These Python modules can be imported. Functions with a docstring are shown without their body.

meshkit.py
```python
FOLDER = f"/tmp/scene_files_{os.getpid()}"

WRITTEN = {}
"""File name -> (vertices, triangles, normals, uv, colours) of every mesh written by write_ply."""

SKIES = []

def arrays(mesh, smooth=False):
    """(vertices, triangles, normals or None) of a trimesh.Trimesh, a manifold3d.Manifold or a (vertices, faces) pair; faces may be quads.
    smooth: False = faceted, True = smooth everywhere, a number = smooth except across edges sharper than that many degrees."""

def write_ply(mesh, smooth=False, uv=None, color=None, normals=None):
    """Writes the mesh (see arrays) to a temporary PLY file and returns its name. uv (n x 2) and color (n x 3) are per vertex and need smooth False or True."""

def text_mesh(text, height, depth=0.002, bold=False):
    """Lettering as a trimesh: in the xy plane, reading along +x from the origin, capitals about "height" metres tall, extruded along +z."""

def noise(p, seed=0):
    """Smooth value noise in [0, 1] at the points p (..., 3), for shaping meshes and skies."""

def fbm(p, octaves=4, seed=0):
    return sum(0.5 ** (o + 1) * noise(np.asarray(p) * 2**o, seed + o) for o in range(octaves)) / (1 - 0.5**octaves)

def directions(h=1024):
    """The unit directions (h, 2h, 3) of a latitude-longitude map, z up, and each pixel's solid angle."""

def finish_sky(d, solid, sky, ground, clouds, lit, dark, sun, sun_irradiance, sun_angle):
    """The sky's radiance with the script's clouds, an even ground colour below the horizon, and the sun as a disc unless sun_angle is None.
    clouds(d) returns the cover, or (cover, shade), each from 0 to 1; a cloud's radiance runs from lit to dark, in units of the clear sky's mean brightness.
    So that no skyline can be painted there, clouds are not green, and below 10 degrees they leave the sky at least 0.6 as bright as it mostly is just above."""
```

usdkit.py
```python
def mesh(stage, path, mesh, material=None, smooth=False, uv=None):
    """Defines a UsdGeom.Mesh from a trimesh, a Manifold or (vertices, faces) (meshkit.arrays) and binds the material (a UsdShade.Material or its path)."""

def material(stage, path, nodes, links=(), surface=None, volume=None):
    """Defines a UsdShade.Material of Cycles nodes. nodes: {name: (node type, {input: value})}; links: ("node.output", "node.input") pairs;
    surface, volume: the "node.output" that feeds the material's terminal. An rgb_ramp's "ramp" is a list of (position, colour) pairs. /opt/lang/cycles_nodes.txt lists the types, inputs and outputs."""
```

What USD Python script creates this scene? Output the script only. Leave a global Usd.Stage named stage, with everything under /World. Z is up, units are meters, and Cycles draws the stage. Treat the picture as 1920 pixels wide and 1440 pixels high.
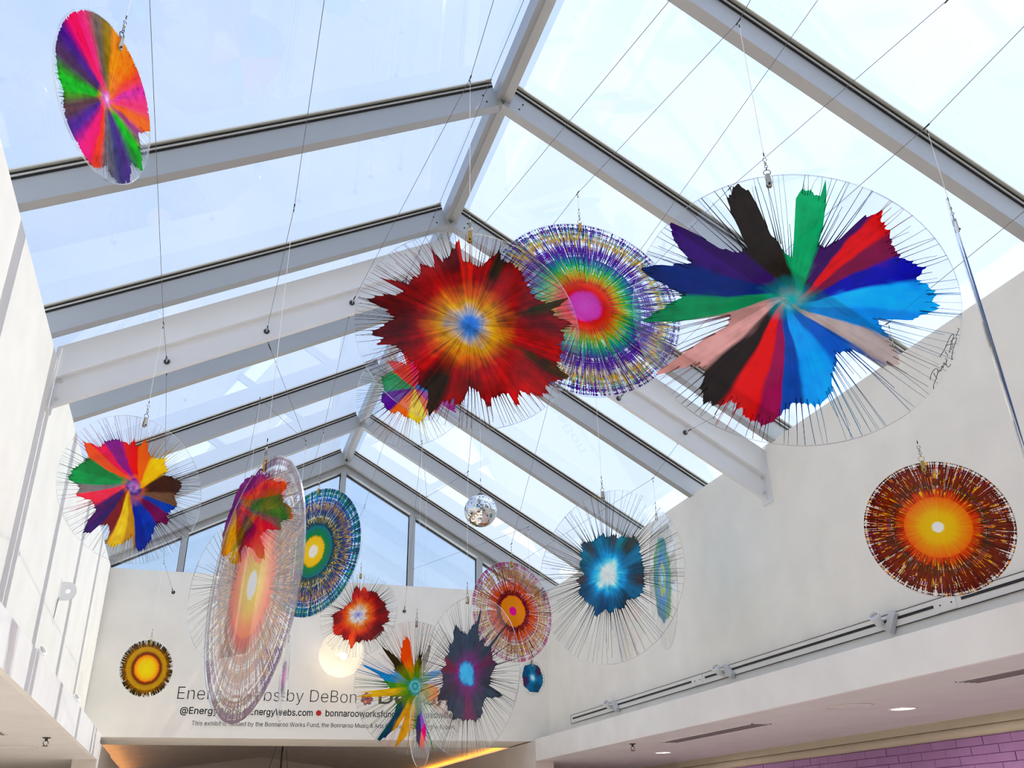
import math, random
import numpy as np, trimesh
import usdkit, meshkit
from pxr import Usd, UsdGeom, UsdLux, UsdShade, Gf, Sdf, Vt

stage = Usd.Stage.CreateInMemory()
UsdGeom.SetStageUpAxis(stage, 'Z')
UsdGeom.Xform.Define(stage, '/World')
UsdGeom.Scope.Define(stage, '/World/Looks')
RNG = random.Random(7)
NPR = np.random.default_rng(7)
T = Sdf.ValueTypeNames

# ------------------------------------------------------------------ camera, sky, sun, exposure
EYE = 1.6
FPX = 1663.7
PITCH, ROLL, YAW = 0.468127, -0.020877, 0.329576
cam = UsdGeom.Camera.Define(stage, '/World/camera')
cam.CreateHorizontalApertureAttr(36.0)
cam.CreateVerticalApertureAttr(27.0)
cam.CreateFocalLengthAttr(36.0 * FPX / 1920.0)
cam.CreateExposureAttr(0.72)
cam.CreateClippingRangeAttr(Gf.Vec2f(0.05, 500.0))
_r = np.array([math.cos(YAW), -math.sin(YAW), 0.0]); _f = np.array([math.sin(YAW), math.cos(YAW), 0.0]); _u = np.array([0, 0, 1.0])
_f2 = _f * math.cos(PITCH) + _u * math.sin(PITCH); _u2 = -_f * math.sin(PITCH) + _u * math.cos(PITCH)
_r3 = _r * math.cos(ROLL) + _u2 * math.sin(ROLL); _u3 = -_r * math.sin(ROLL) + _u2 * math.cos(ROLL)
m4 = np.eye(4); m4[0, :3] = _r3; m4[1, :3] = _u3; m4[2, :3] = -_f2; m4[3, :3] = (0, 0, EYE)
cam.AddTransformOp().Set(Gf.Matrix4d(*m4.ravel().tolist()))

SUN_DIR = np.array([1.0, -0.10, 2.0]); SUN_DIR /= np.linalg.norm(SUN_DIR)      # towards the sun
sun = UsdLux.DistantLight.Define(stage, '/World/sun')
sun.CreateIntensityAttr(0.90)
sun.CreateAngleAttr(0.6)
sun.CreateNormalizeAttr(True)
sun.CreateColorAttr(Gf.Vec3f(1.0, 0.96, 0.9))
_z = SUN_DIR; _x = np.cross([0, 1, 0], _z); _x /= np.linalg.norm(_x); _y = np.cross(_z, _x)
m4 = np.eye(4); m4[0, :3] = _x; m4[1, :3] = _y; m4[2, :3] = _z
sun.AddTransformOp().Set(Gf.Matrix4d(*m4.ravel().tolist()))

sky_mat = usdkit.material(stage, '/World/Looks/sky', {
    'tc': ('texture_coordinate', {}),
    'sky': ('sky_texture', {'sky_type': 'preetham', 'sun_direction': tuple(SUN_DIR), 'turbidity': 3.0}),
    'n': ('noise_texture', {'scale': 3.0, 'detail': 6.0, 'roughness': 0.6}),
    'r': ('rgb_ramp', {'ramp': [(0.35, (0.1, 0.1, 0.1)), (0.75, (0.42, 0.42, 0.42))]}),
    'mx': ('mix', {'color2': (1.0, 1.0, 1.0)}),
    'bg': ('background_shader', {'strength': 0.70})},
    [('tc.generated', 'n.vector'), ('n.fac', 'r.fac'), ('r.color', 'mx.fac'), ('sky.color', 'mx.color1'), ('mx.color', 'bg.color')], surface='bg.background')
dome = UsdLux.DomeLight.Define(stage, '/World/sky_light')
dome.CreateIntensityAttr(1.0)
UsdShade.MaterialBindingAPI.Apply(dome.GetPrim()).Bind(sky_mat)

# ------------------------------------------------------------------ helpers
def lin(c):
    c = np.asarray(c, float) / 255.0
    return np.where(c <= 0.04045, c / 12.92, ((c + 0.055) / 1.055) ** 2.4)

_names = {}
def free(path):
    if path not in _names:
        _names[path] = 0
        return path
    _names[path] += 1
    return f'{path}_{_names[path]:03d}'

def tag(prim, label=None, cat=None, group=None, kind=None):
    for k, v in (('label', label), ('category', cat), ('group', group), ('kind', kind)):
        if v:
            prim.SetCustomDataByKey(k, v)
    return prim

GROUPS = {'painted_disc': 'painted acrylic discs hung from the cables', 'tension_cable': 'thin steel cables under the glass roof', 'downlight': 'round downlights in the low ceilings',
          'track_spotlight': 'small white spotlights along the walls', 'air_vent': 'slotted air vents in the low ceilings', 'ceiling_speaker': 'flush round ceiling plates', 'sprinkler': 'fire sprinklers in the low ceilings', 'cove_light': 'amber cove lights'}
def thing(name, label=None, cat=None, loc=(0, 0, 0), rotz=0.0, group=None, kind=None):
    x = UsdGeom.Xform.Define(stage, free('/World/' + name))
    if any(loc):
        x.AddTranslateOp().Set(Gf.Vec3d(*map(float, loc)))
    if rotz:
        x.AddRotateZOp().Set(float(rotz))
    return tag(x.GetPrim(), label, cat, group or (None if kind else GROUPS.get(name)), kind)

def obj(name, mesh, mat, parent=None, smooth=False, col=None, label=None, cat=None, group=None, kind=None):
    base = str(parent.GetPath()) if parent is not None else '/World'
    m = usdkit.mesh(stage, free(base + '/' + name), mesh, MAT[mat], smooth=smooth)
    if col is not None:
        UsdGeom.PrimvarsAPI(m).CreatePrimvar('paint_colour', T.Color3fArray, 'vertex').Set(Vt.Vec3fArray.FromNumpy(np.asarray(col, np.float32)))
    m.CreateDoubleSidedAttr(True)
    return tag(m.GetPrim(), label, cat, group, kind)

def join(*ms):
    return trimesh.util.concatenate([m for m in ms if m is not None])

def box(x0, x1, y0, y1, z0, z1):
    b = trimesh.creation.box([abs(x1 - x0), abs(y1 - y0), abs(z1 - z0)])
    b.apply_translation([(x0 + x1) / 2, (y0 + y1) / 2, (z0 + z1) / 2])
    return b

def prism_y(poly, y0, y1):
    """Polygon in (x, z), counter-clockwise, extruded along y."""
    p = np.asarray(poly, float); n = len(p)
    v = np.vstack([np.c_[p[:, 0], np.full(n, y0), p[:, 1]], np.c_[p[:, 0], np.full(n, y1), p[:, 1]]])
    f = [[i, (i + 1) % n, n + (i + 1) % n] for i in range(n)] + [[i, n + (i + 1) % n, n + i] for i in range(n)]
    from shapely.geometry import Polygon
    _, tri = trimesh.creation.triangulate_polygon(Polygon(p), engine='earcut') if False else (None, None)
    f += [[0, i, i + 1] for i in range(1, n - 1)] + [[n, n + i + 1, n + i] for i in range(1, n - 1)]
    m = trimesh.Trimesh(v, f, process=False)
    trimesh.repair.fix_normals(m)
    return m

def tube(pts, r, sides=6):
    p = np.asarray(pts, float)
    t = np.gradient(p, axis=0); t /= np.linalg.norm(t, axis=1, keepdims=True) + 1e-12
    a = np.cross(t, np.where(np.abs(t[:, 2:]) < 0.9, [0, 0, 1.0], [1.0, 0, 0])); a /= np.linalg.norm(a, axis=1, keepdims=True)
    b = np.cross(t, a); ang = np.arange(sides) * 2 * np.pi / sides
    r = np.broadcast_to(r, (len(p),))
    v = p[:, None] + r[:, None, None] * (np.cos(ang)[None, :, None] * a[:, None] + np.sin(ang)[None, :, None] * b[:, None])
    i, j = np.meshgrid(np.arange(len(p) - 1), np.arange(sides), indexing='ij')
    q = np.stack([i * sides + j, i * sides + (j + 1) % sides, (i + 1) * sides + (j + 1) % sides, (i + 1) * sides + j], -1).reshape(-1, 4)
    f = np.vstack([q[:, [0, 1, 2]], q[:, [0, 2, 3]]])
    v = v.reshape(-1, 3); n = len(v); e = n - sides
    v = np.vstack([v, p[0], p[-1]])
    k = np.arange(sides)
    f = np.vstack([f, np.c_[np.full(sides, n), (k + 1) % sides, k], np.c_[np.full(sides, n + 1), e + k, e + (k + 1) % sides]])
    return trimesh.Trimesh(v, f, process=False)

def ring(R, r, c=(0, 0, 0), axis='y', n=20, k=6):
    t = np.linspace(0, 2 * np.pi, n, endpoint=False)
    m = trimesh.creation.torus(R, r, major_sections=n, minor_sections=k)
    if axis == 'y':
        m.apply_transform(trimesh.transformations.rotation_matrix(np.pi / 2, [1, 0, 0]))
    elif axis == 'x':
        m.apply_transform(trimesh.transformations.rotation_matrix(np.pi / 2, [0, 1, 0]))
    m.apply_translation(c)
    return m

def lathe(profile, n=24):
    return trimesh.creation.revolve(np.asarray(profile, float), sections=n)

def beam(p0, p1, w, h, up=(0, 0, 1)):
    """Box from p0 to p1; the line runs along the middle of its underside; w across, h upwards (perpendicular to the line)."""
    p0, p1 = np.asarray(p0, float), np.asarray(p1, float)
    d = p1 - p0; L = np.linalg.norm(d); d /= L
    s = np.cross(d, up); s /= np.linalg.norm(s); u = np.cross(s, d)
    b = trimesh.creation.box([L, w, h]); b.apply_translation([L / 2, 0, h / 2])
    M = np.eye(4); M[:3, 0] = d; M[:3, 1] = -s; M[:3, 2] = u; M[:3, 3] = p0
    b.apply_transform(M)
    return b

# ------------------------------------------------------------------ materials
MAT = {}
def mat(name, nodes, links, surface):
    MAT[name] = usdkit.material(stage, '/World/Looks/' + name, nodes, links, surface=surface)

def plain(name, c, rough=0.5, metal=0.0, var=0.04, scale=3.0, bump=0.0, bscale=80.0, spec=0.5):
    c = lin(c)
    nodes = {'tc': ('texture_coordinate', {}), 'n': ('noise_texture', {'scale': scale, 'detail': 4.0}),
             'r': ('rgb_ramp', {'ramp': [(0.3, tuple(c * (1 - var))), (0.7, tuple(np.minimum(c * (1 + var), 1)))]}),
             'p': ('principled_bsdf', {'roughness': rough, 'metallic': metal, 'specular_ior_level': spec})}
    links = [('tc.object', 'n.vector'), ('n.fac', 'r.fac'), ('r.color', 'p.base_color')]
    if bump:
        nodes['bn'] = ('noise_texture', {'scale': bscale, 'detail': 3.0}); nodes['b'] = ('bump', {'strength': bump, 'distance': 0.002})
        links += [('tc.object', 'bn.vector'), ('bn.fac', 'b.height'), ('b.normal', 'p.normal')]
    mat(name, nodes, links, 'p.BSDF')

plain('wall_paint', (242, 238, 228), 0.6, bump=0.15, bscale=120)
plain('white_trim', (243, 241, 237), 0.45)
plain('soffit_paint', (226, 225, 223), 0.7, bump=0.1)
plain('alu', (176, 178, 179), 0.42, 0.35, var=0.03, scale=1.5)
plain('steel_paint', (228, 229, 230), 0.4, var=0.02)
plain('gasket', (14, 14, 15), 0.6)
plain('bracket', (205, 205, 203), 0.4)
plain('chrome', (200, 200, 200), 0.2, 0.95, var=0.02)
plain('dark_steel', (70, 70, 72), 0.35, 0.8)
plain('brass', (196, 160, 84), 0.3, 0.85)
plain('tab_steel', (186, 178, 162), 0.3, 0.8)
plain('cable', (110, 112, 114), 0.4, 0.6)
plain('cord', (236, 236, 236), 0.4)
plain('black_plastic', (22, 22, 22), 0.5)
plain('lettering', (22, 22, 24), 0.6)
plain('red_print', (190, 25, 30), 0.6)
plain('print_purple', (80, 30, 110), 0.6)
plain('print_orange', (240, 120, 20), 0.6)
plain('floor_mat', (238, 224, 208), 0.6, var=0.12, scale=1.2)
plain('purple_brick', (160, 118, 168), 0.55, var=0.08, scale=6, bump=0.5, bscale=40)
plain('purple_mortar', (140, 90, 150), 0.8, var=0.1, scale=9)
plain('beige_trim', (196, 186, 164), 0.5)
plain('deck', (222, 220, 216), 0.6, var=0.05)
plain('far_wall', (222, 214, 206), 0.7, var=0.05)
plain('vent_metal', (150, 140, 140), 0.5, 0.1)
plain('ball_core', (30, 30, 32), 0.5)
plain('mirror', (235, 236, 238), 0.03, 1.0, var=0.01)
plain('signature_ink', (40, 40, 42), 0.6)
plain('outside_grey', (150, 150, 148), 0.8)

def emitter(name, c, s):
    mat(name, {'e': ('emission', {'color': tuple(lin(c)), 'strength': s})}, [], 'e.emission')
emitter('amber_led', (255, 160, 30), 4.0)
emitter('warm_bulb', (255, 226, 180), 16.0)
emitter('downlight_glow', (255, 235, 225), 2.2)

def facing(extra, links):
    nodes = {'lw': ('layer_weight', {'blend': 0.5}), 'pw': ('math', {'math_type': 'power', 'value2': 4.0}),
             'ma': ('math', {'math_type': 'multiply_add', 'value2': extra[1], 'value3': extra[0], 'use_clamp': True})}
    return nodes, links + [('lw.facing', 'pw.value1'), ('pw.value', 'ma.value1')]

n_, l_ = facing((0.085, 0.85), [('ma.value', 'm.fac'), ('t.BSDF', 'm.closure1'), ('g.BSDF', 'm.closure2')])
mat('acrylic', {**n_, 't': ('transparent_bsdf', {'color': (0.965, 0.972, 0.97)}), 'g': ('glossy_bsdf', {'color': (1, 1, 1), 'roughness': 0.015}), 'm': ('mix_closure', {})}, l_, 'm.closure')
n_, l_ = facing((0.35, 0.6), [('ma.value', 'm.fac'), ('t.BSDF', 'm.closure1'), ('g.BSDF', 'm.closure2')])
mat('acrylic_edge', {**n_, 't': ('transparent_bsdf', {'color': (0.72, 0.76, 0.76)}), 'g': ('glossy_bsdf', {'color': (0.9, 0.93, 0.93), 'roughness': 0.15}), 'm': ('mix_closure', {})}, l_, 'm.closure')

# laminated roof glass with a fine white frit: part clear, part scattering
def roof_glass(name, scatter, tint, gloss=(0.09, 0.8)):
    n_, l_ = facing(gloss, [('ma.value', 'm.fac'), ('t.BSDF', 'f.closure1'), ('d.BSDF', 'f.closure2'), ('f.closure', 'm.closure1'), ('g.BSDF', 'm.closure2')])
    mat(name, {**n_, 't': ('transparent_bsdf', {'color': tint}), 'd': ('translucent_bsdf', {'color': (0.93, 0.96, 1.0)}), 'f': ('mix_closure', {'fac': scatter}),
               'g': ('glossy_bsdf', {'color': (1, 1, 1), 'roughness': 0.02}), 'm': ('mix_closure', {})}, l_, 'm.closure')
roof_glass('skylight_glass', 0.18, (0.84, 0.89, 0.91))
roof_glass('gable_glass', 0.02, (0.84, 0.92, 0.97), (0.06, 0.6))

# paint on acrylic: colour from the mesh, part of the light goes through it
def paint(name, through):
    mat(name, {'a': ('attribute', {'attribute': 'paint_colour'}),
               'd': ('diffuse_bsdf', {'roughness': 0.0}), 't': ('translucent_bsdf', {}), 'c': ('transparent_bsdf', {}),
               'g': ('glossy_bsdf', {'color': (1, 1, 1), 'roughness': 0.08}),
               'm1': ('mix_closure', {'fac': 0.45}), 'm2': ('mix_closure', {'fac': through}), 'm3': ('mix_closure', {'fac': 0.015})},
        [('a.color', 'd.color'), ('a.color', 't.color'), ('a.color', 'c.color'), ('d.BSDF', 'm1.closure1'), ('t.BSDF', 'm1.closure2'),
         ('m1.closure', 'm2.closure1'), ('c.BSDF', 'm2.closure2'), ('m2.closure', 'm3.closure1'), ('g.BSDF', 'm3.closure2')], 'm3.closure')
paint('spin_paint', 0.3)
paint('thin_paint', 0.3)

n_, l_ = facing((0.05, 0.5), [('ma.value', 'm.fac'), ('t.BSDF', 'f.closure1'), ('d.BSDF', 'f.closure2'), ('f.closure', 'm.closure1'), ('g.BSDF', 'm.closure2')])
mat('frosted_globe', {**n_, 't': ('transparent_bsdf', {'color': (0.98, 0.95, 0.9)}), 'd': ('translucent_bsdf', {'color': (1.0, 0.95, 0.88)}), 'f': ('mix_closure', {'fac': 0.45}),
                      'g': ('glossy_bsdf', {'color': (1, 1, 1), 'roughness': 0.1}), 'm': ('mix_closure', {})}, l_, 'm.closure')

# ------------------------------------------------------------------ the room (x across, y away from the camera, z up)
XL, XR, XC = -1.27, 4.54, 1.553          # walls, ridge
YE, YB = 12.0, -3.2                      # end wall, back of the skylit hall
Z0 = EYE                                 # heights below are measured from the eye and shifted by Z0
ZT = 3.07 + Z0                           # top of the side walls
ZR = 4.75 + Z0                           # underside of the rafters at the ridge
SL, SR = 0.548, 0.568                    # roof slopes left and right
ZS = 0.826 + Z0                          # low ceiling
ZF = 1.088 + Z0                          # top of the fascias
FL, FR = -1.018, 4.236                   # fascia faces
def zroof(x):
    return ZR - (SL * (XC - x) if x < XC else SR * (x - XC))

S = dict(kind='structure')
obj('floor', box(-6.5, 9, -6.5, 21, -0.12, 0), 'floor_mat', **S)
wl = thing('wall_left', kind='structure')
obj('wall_panel', box(XL - 0.3, XL, YB, YE, 0.9 + Z0, ZT), 'wall_paint', wl)
obj('fascia', box(FL - 0.04, FL, YB, 11.75, ZS, ZF), 'white_trim', wl)
obj('fascia_return', box(XL, FL, 11.75, 13.6, 0.0, 1.0 + Z0), 'far_wall', wl)
obj('cove_floor', box(XL - 0.3, FL - 0.04, YB, 11.75, ZS + 0.03, ZS + 0.07), 'white_trim', wl)
wr = thing('wall_right', kind='structure')
obj('wall_panel', box(XR, XR + 0.3, YB, YE, 0.9 + Z0, ZT), 'wall_paint', wr)
obj('fascia', box(FR, FR + 0.04, YB, 11.75, ZS, ZF), 'white_trim', wr)
obj('cove_floor', box(FR + 0.04, XR + 0.3, YB, 11.75, ZS + 0.03, ZS + 0.07), 'white_trim', wr)
obj('wall_end', box(XL - 0.3, XR + 0.3, YE, 13.0, 1.084 + Z0, 3.065 + Z0), 'wall_paint', **S)
cl = thing('ceiling', kind='structure')
obj('low_ceiling', box(-6.5, FL - 0.04, YB, 21, ZS, ZS + 0.03), 'soffit_paint', cl)
obj('low_ceiling', box(FR + 0.04, 6.4, YB, 21, ZS, ZS + 0.03), 'soffit_paint', cl)
# shell behind and around
obj('wall_back', box(-6.5, 9, YB - 0.3, YB, 0, ZR + 0.6), 'wall_paint', **S)
obj('wall_outer_left', box(-6.8, -6.5, YB, 21, 0, ZS), 'wall_paint', **S)

# right-hand side: down-stand beam, moulding, purple brick wall
dsb = thing('wall_outer_right', kind='structure')
obj('down_stand', box(6.4, 6.7, YB, 21, 0.755 + Z0, ZS), 'beige_trim', dsb)
t_ = np.linspace(0, 2 * np.pi, 16, endpoint=False)
obj('moulding', prism_y(np.c_[6.44 + 0.048 * np.cos(t_), 0.715 + Z0 + 0.045 * np.sin(t_)], YB, 21), 'beige_trim', dsb, smooth=40)
obj('mortar_bed', box(6.4425, 6.75, YB, 21, 0, 0.76 + Z0), 'purple_mortar', dsb)
bh, bl_ = 0.072, 0.31
row = 0
zz = 0.668 + Z0
while zz > 0.668 + Z0 - 0.072 * 7.5:
    y = 3.4 - (bl_ / 2 if row % 2 else 0)
    while y < 12.6:
        g = 0.0035
        b_ = box(6.435 + RNG.uniform(-0.004, 0.004), 6.47, y + g, y + bl_ - g, zz - bh + g, zz - g)
        obj('brick', b_, 'purple_brick', dsb)
        y += bl_
    zz -= bh; row += 1

# the lower room seen under the end wall
fr = thing('ceiling_far', kind='structure')
APX, APZ, FSL = 1.35, 1.53 + Z0, 0.128
def rib_slope(x_edge):
    """ribs running up the slope, side by side along y"""
    out = []
    for i in range(34):
        ya, yb = 13.0 + i * 8.0 / 34, 13.0 + (i + 0.85) * 8.0 / 34
        ze = APZ - FSL * abs(x_edge - APX)
        p = [(APX, APZ), (x_edge, ze), (x_edge, ze + 0.03), (APX, APZ + 0.03)]
        out.append(prism_y(p, ya, yb))
    return join(*out)
obj('deck_ribs', rib_slope(-1.3), 'deck', fr, kind='stuff')
obj('deck_ribs', rib_slope(4.6), 'deck', fr, kind='stuff')
obj('deck_sheet', join(prism_y([(APX, APZ + 0.03), (-1.6, APZ + 0.03 - FSL * (APX + 1.6)), (-1.6, APZ + 0.06 - FSL * (APX + 1.6)), (APX, APZ + 0.06)], 13.0, 21.0),
                       prism_y([(APX, APZ + 0.03), (APX, APZ + 0.06), (4.9, APZ + 0.06 - FSL * (4.9 - APX)), (4.9, APZ + 0.03 - FSL * (4.9 - APX))], 13.0, 21.0)), 'deck', fr)
obj('wall_far_end', box(-6.8, 9, 21.0, 21.2, 0, 2.2 + Z0), 'far_wall', **S)
obj('wall_far_left', box(XL - 0.1, FL, 13.6, 21.0, 0, 0.98 + Z0), 'far_wall', **S)
obj('wall_far_right', box(FR + 0.0, FR + 0.25, 11.76, 21.0, 0, 1.07 + Z0), 'far_wall', **S)
led = thing('cove_light', 'amber cove light strip glowing along the top of the right wall beyond the end wall', 'cove light')
obj('strip', box(FR + 0.10, FR + 0.16, 13.05, 19.5, 1.075 + Z0, 1.095 + Z0), 'amber_led', led)
obj('channel', box(FR + 0.08, FR + 0.18, 13.05, 19.5, 1.07 + Z0, 1.076 + Z0), 'bracket', led)
led = thing('cove_light', 'amber cove light strip glowing along the left wall beyond the end wall', 'cove light')
obj('strip', box(FL - 0.16, FL - 0.12, 13.7, 19.5, 0.985 + Z0, 1.0 + Z0), 'amber_led', led)
obj('channel', box(FL - 0.17, FL - 0.11, 13.7, 19.5, 0.98 + Z0, 0.986 + Z0), 'bracket', led)
hp = thing('suspended_pole', 'dark vertical pole with two guy wires hanging in the dim room under the end wall', 'pole')
obj('pole', tube([(1.38, 16, 0.6 + Z0), (1.38, 16, 1.53 + Z0)], 0.016), 'dark_steel', hp)
for dx in (-0.28, 0.16):
    obj('guy_wire', tube([(1.38 + dx, 16, 0.6 + Z0), (1.38 + dx * 0.2, 16, 1.52 + Z0)], 0.005), 'cable', hp)

# ------------------------------------------------------------------ skylight
RW, RD = 0.081, 0.165
Y1, DY = 4.65, 1.495
ks = list(range(-5, 6))
def ry(k):
    return Y1 + k * DY if k < 5 else 11.93
win = {}
for side, nm in ((-1, 'window_1'), (1, 'window_2')):
    win[side] = thing(nm, kind='structure')
    xe = -1.85 if side < 0 else 5.05
    sl = SL if side < 0 else SR
    th = math.atan(sl)
    up = np.array([-side * -math.sin(th) if False else side * math.sin(th), 0, math.cos(th)])      # outward normal
    for k in ks:
        y = ry(k)
        a = np.array([XC, y, ZR]); b = np.array([xe, y, zroof(xe)])
        obj('rafter', beam(a, b, RW, RD), 'alu', win[side])
        o = up * RD
        obj('gasket', beam(a + o, b + o, RW + 0.018, 0.012), 'gasket', win[side])
        o = up * (RD + 0.012)
        obj('spacer_bar', beam(a + o, b + o, RW + 0.03, 0.012), 'bracket', win[side])
        o = up * (RD + 0.024)
        obj('seal', beam(a + o, b + o, RW + 0.045, 0.005), 'gasket', win[side])
        o = up * (RD + 0.036)
        obj('cap_strip', beam(a + o, b + o, RW + 0.09, 0.008), 'beige_trim', win[side])
        for s_ in (-1, 1):
            for q in (0.05, 0.11):
                c = a + (b - a) / np.linalg.norm(b - a) * 0.115 + up * q + np.array([0, s_ * (RW / 2 + 0.001), 0])
                if -2 < k < 4 and s_ < 0:
                    sc = trimesh.creation.cylinder(0.007, 0.006, sections=8)
                    sc.apply_transform(trimesh.transformations.rotation_matrix(np.pi / 2, [1, 0, 0])); sc.apply_translation(c)
                    obj('screw', sc, 'dark_steel', win[side])
    for i in range(len(ks) - 1):
        ya, yb = ry(ks[i]) + RW / 2 + 0.01, ry(ks[i + 1]) - RW / 2 - 0.01
        o = up * (RD + 0.031)
        p = [np.array([XC + side * 0.05, 0, zroof(XC + side * 0.05)]) + o, np.array([xe, 0, zroof(xe)]) + o]
        v = [(p[0][0], ya, p[0][2]), (p[1][0], ya, p[1][2]), (p[1][0], yb, p[1][2]), (p[0][0], yb, p[0][2])]
        obj('pane', trimesh.Trimesh(v, [[0, 1, 2], [0, 2, 3]], process=False), 'skylight_glass', win[side])
w2 = 0.055
obj('ridge_beam', prism_y([(XC, ZR + 0.05), (XC + w2, ZR + 0.05 - w2 * 0.56), (XC + w2, ZR + 0.19), (XC, ZR + 0.24), (XC - w2, ZR + 0.19), (XC - w2, ZR + 0.05 - w2 * 0.56)][::-1] if False else
    [(XC - w2, ZR + 0.02), (XC, ZR + 0.05), (XC + w2, ZR + 0.02), (XC + w2, ZR + 0.19), (XC, ZR + 0.24), (XC - w2, ZR + 0.19)], ry(-5), 12.05), 'alu', label='aluminium ridge beam along the peak of the glass roof', kind='structure')

# gable window
w3 = thing('window_3', kind='structure')
def zg(x):
    return zroof(x) - 0.10
GY = 12.0
def slope_bar(x0, x1, dz, h, y0, y1):
    return prism_y([(x0, zroof(x0) - dz), (x1, zroof(x1) - dz), (x1, zroof(x1) - dz + h), (x0, zroof(x0) - dz + h)], y0, y1)
for x0, x1 in ((XL - 0.3, XC), (XC, XR + 0.3)):
    obj('frame', slope_bar(x0, x1, 0.085, 0.30, GY, GY + 0.16), 'alu', w3)
    obj('glazing_bead', slope_bar(x0, x1, 0.10, 0.03, GY + 0.10, GY + 0.15), 'gasket', w3)
mx = [-1.4, -0.455, 0.545, 1.545, 2.567, 3.567, 4.64]
for x in mx[1:-1]:
    obj('mullion', box(x - 0.036, x + 0.036, GY + 0.005, GY + 0.13, 3.05 + Z0, zroof(x) - 0.04), 'alu', w3)
    obj('gasket', join(box(x - 0.044, x - 0.036, GY + 0.09, GY + 0.12, 3.06 + Z0, zroof(x) - 0.08), box(x + 0.036, x + 0.044, GY + 0.09, GY + 0.12, 3.06 + Z0, zroof(x) - 0.08)), 'gasket', w3)
for a, b in zip(mx[:-1], mx[1:]):
    v = [(a, GY + 0.11, 3.03 + Z0), (b, GY + 0.11, 3.03 + Z0), (b, GY + 0.11, zroof(b) + 0.02), (a, GY + 0.11, zroof(a) + 0.02)]
    obj('pane', trimesh.Trimesh(v, [[0, 1, 2], [0, 2, 3]], process=False), 'gable_glass', w3)

# steel portal beam
sb = thing('steel_beam', 'white painted steel roof beam crossing under the skylight on both slopes', 'beam')
for side in (-1, 1):
    xe = XL - 0.02 if side < 0 else XR + 0.02
    a = (XC, zroof(XC)); b = (xe, zroof(xe))
    def strip(d0, d1, y0, y1):
        return prism_y([(a[0], a[1] - d1), (b[0], b[1] - d1), (b[0], b[1] - d0), (a[0], a[1] - d0)], y0, y1)
    obj('upper_web', strip(0.02, 0.275, 6.29, 6.40), 'steel_paint', sb)
    obj('lower_web', strip(0.275, 0.49, 6.335, 6.375), 'steel_paint', sb)
    pl_ = box(xe - 0.006 if side < 0 else xe - 0.014, xe + 0.014 if side < 0 else xe + 0.006, 6.27, 6.42, b[1] - 0.50, b[1] - 0.03)
    pl_.apply_translation([-side * 0.02, 0, 0])
    obj('end_plate', pl_, 'steel_paint', sb)
    for dz in (0.30, 0.44):
        sc = trimesh.creation.cylinder(0.014, 0.012, sections=12)
        sc.apply_transform(trimesh.transformations.rotation_matrix(np.pi / 2, [1, 0, 0]))
        xx = xe - side * 0.06
        sc.apply_translation([xx, 6.332, zroof(xx) - dz])
        obj('bolt', sc, 'bracket', sb)

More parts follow.
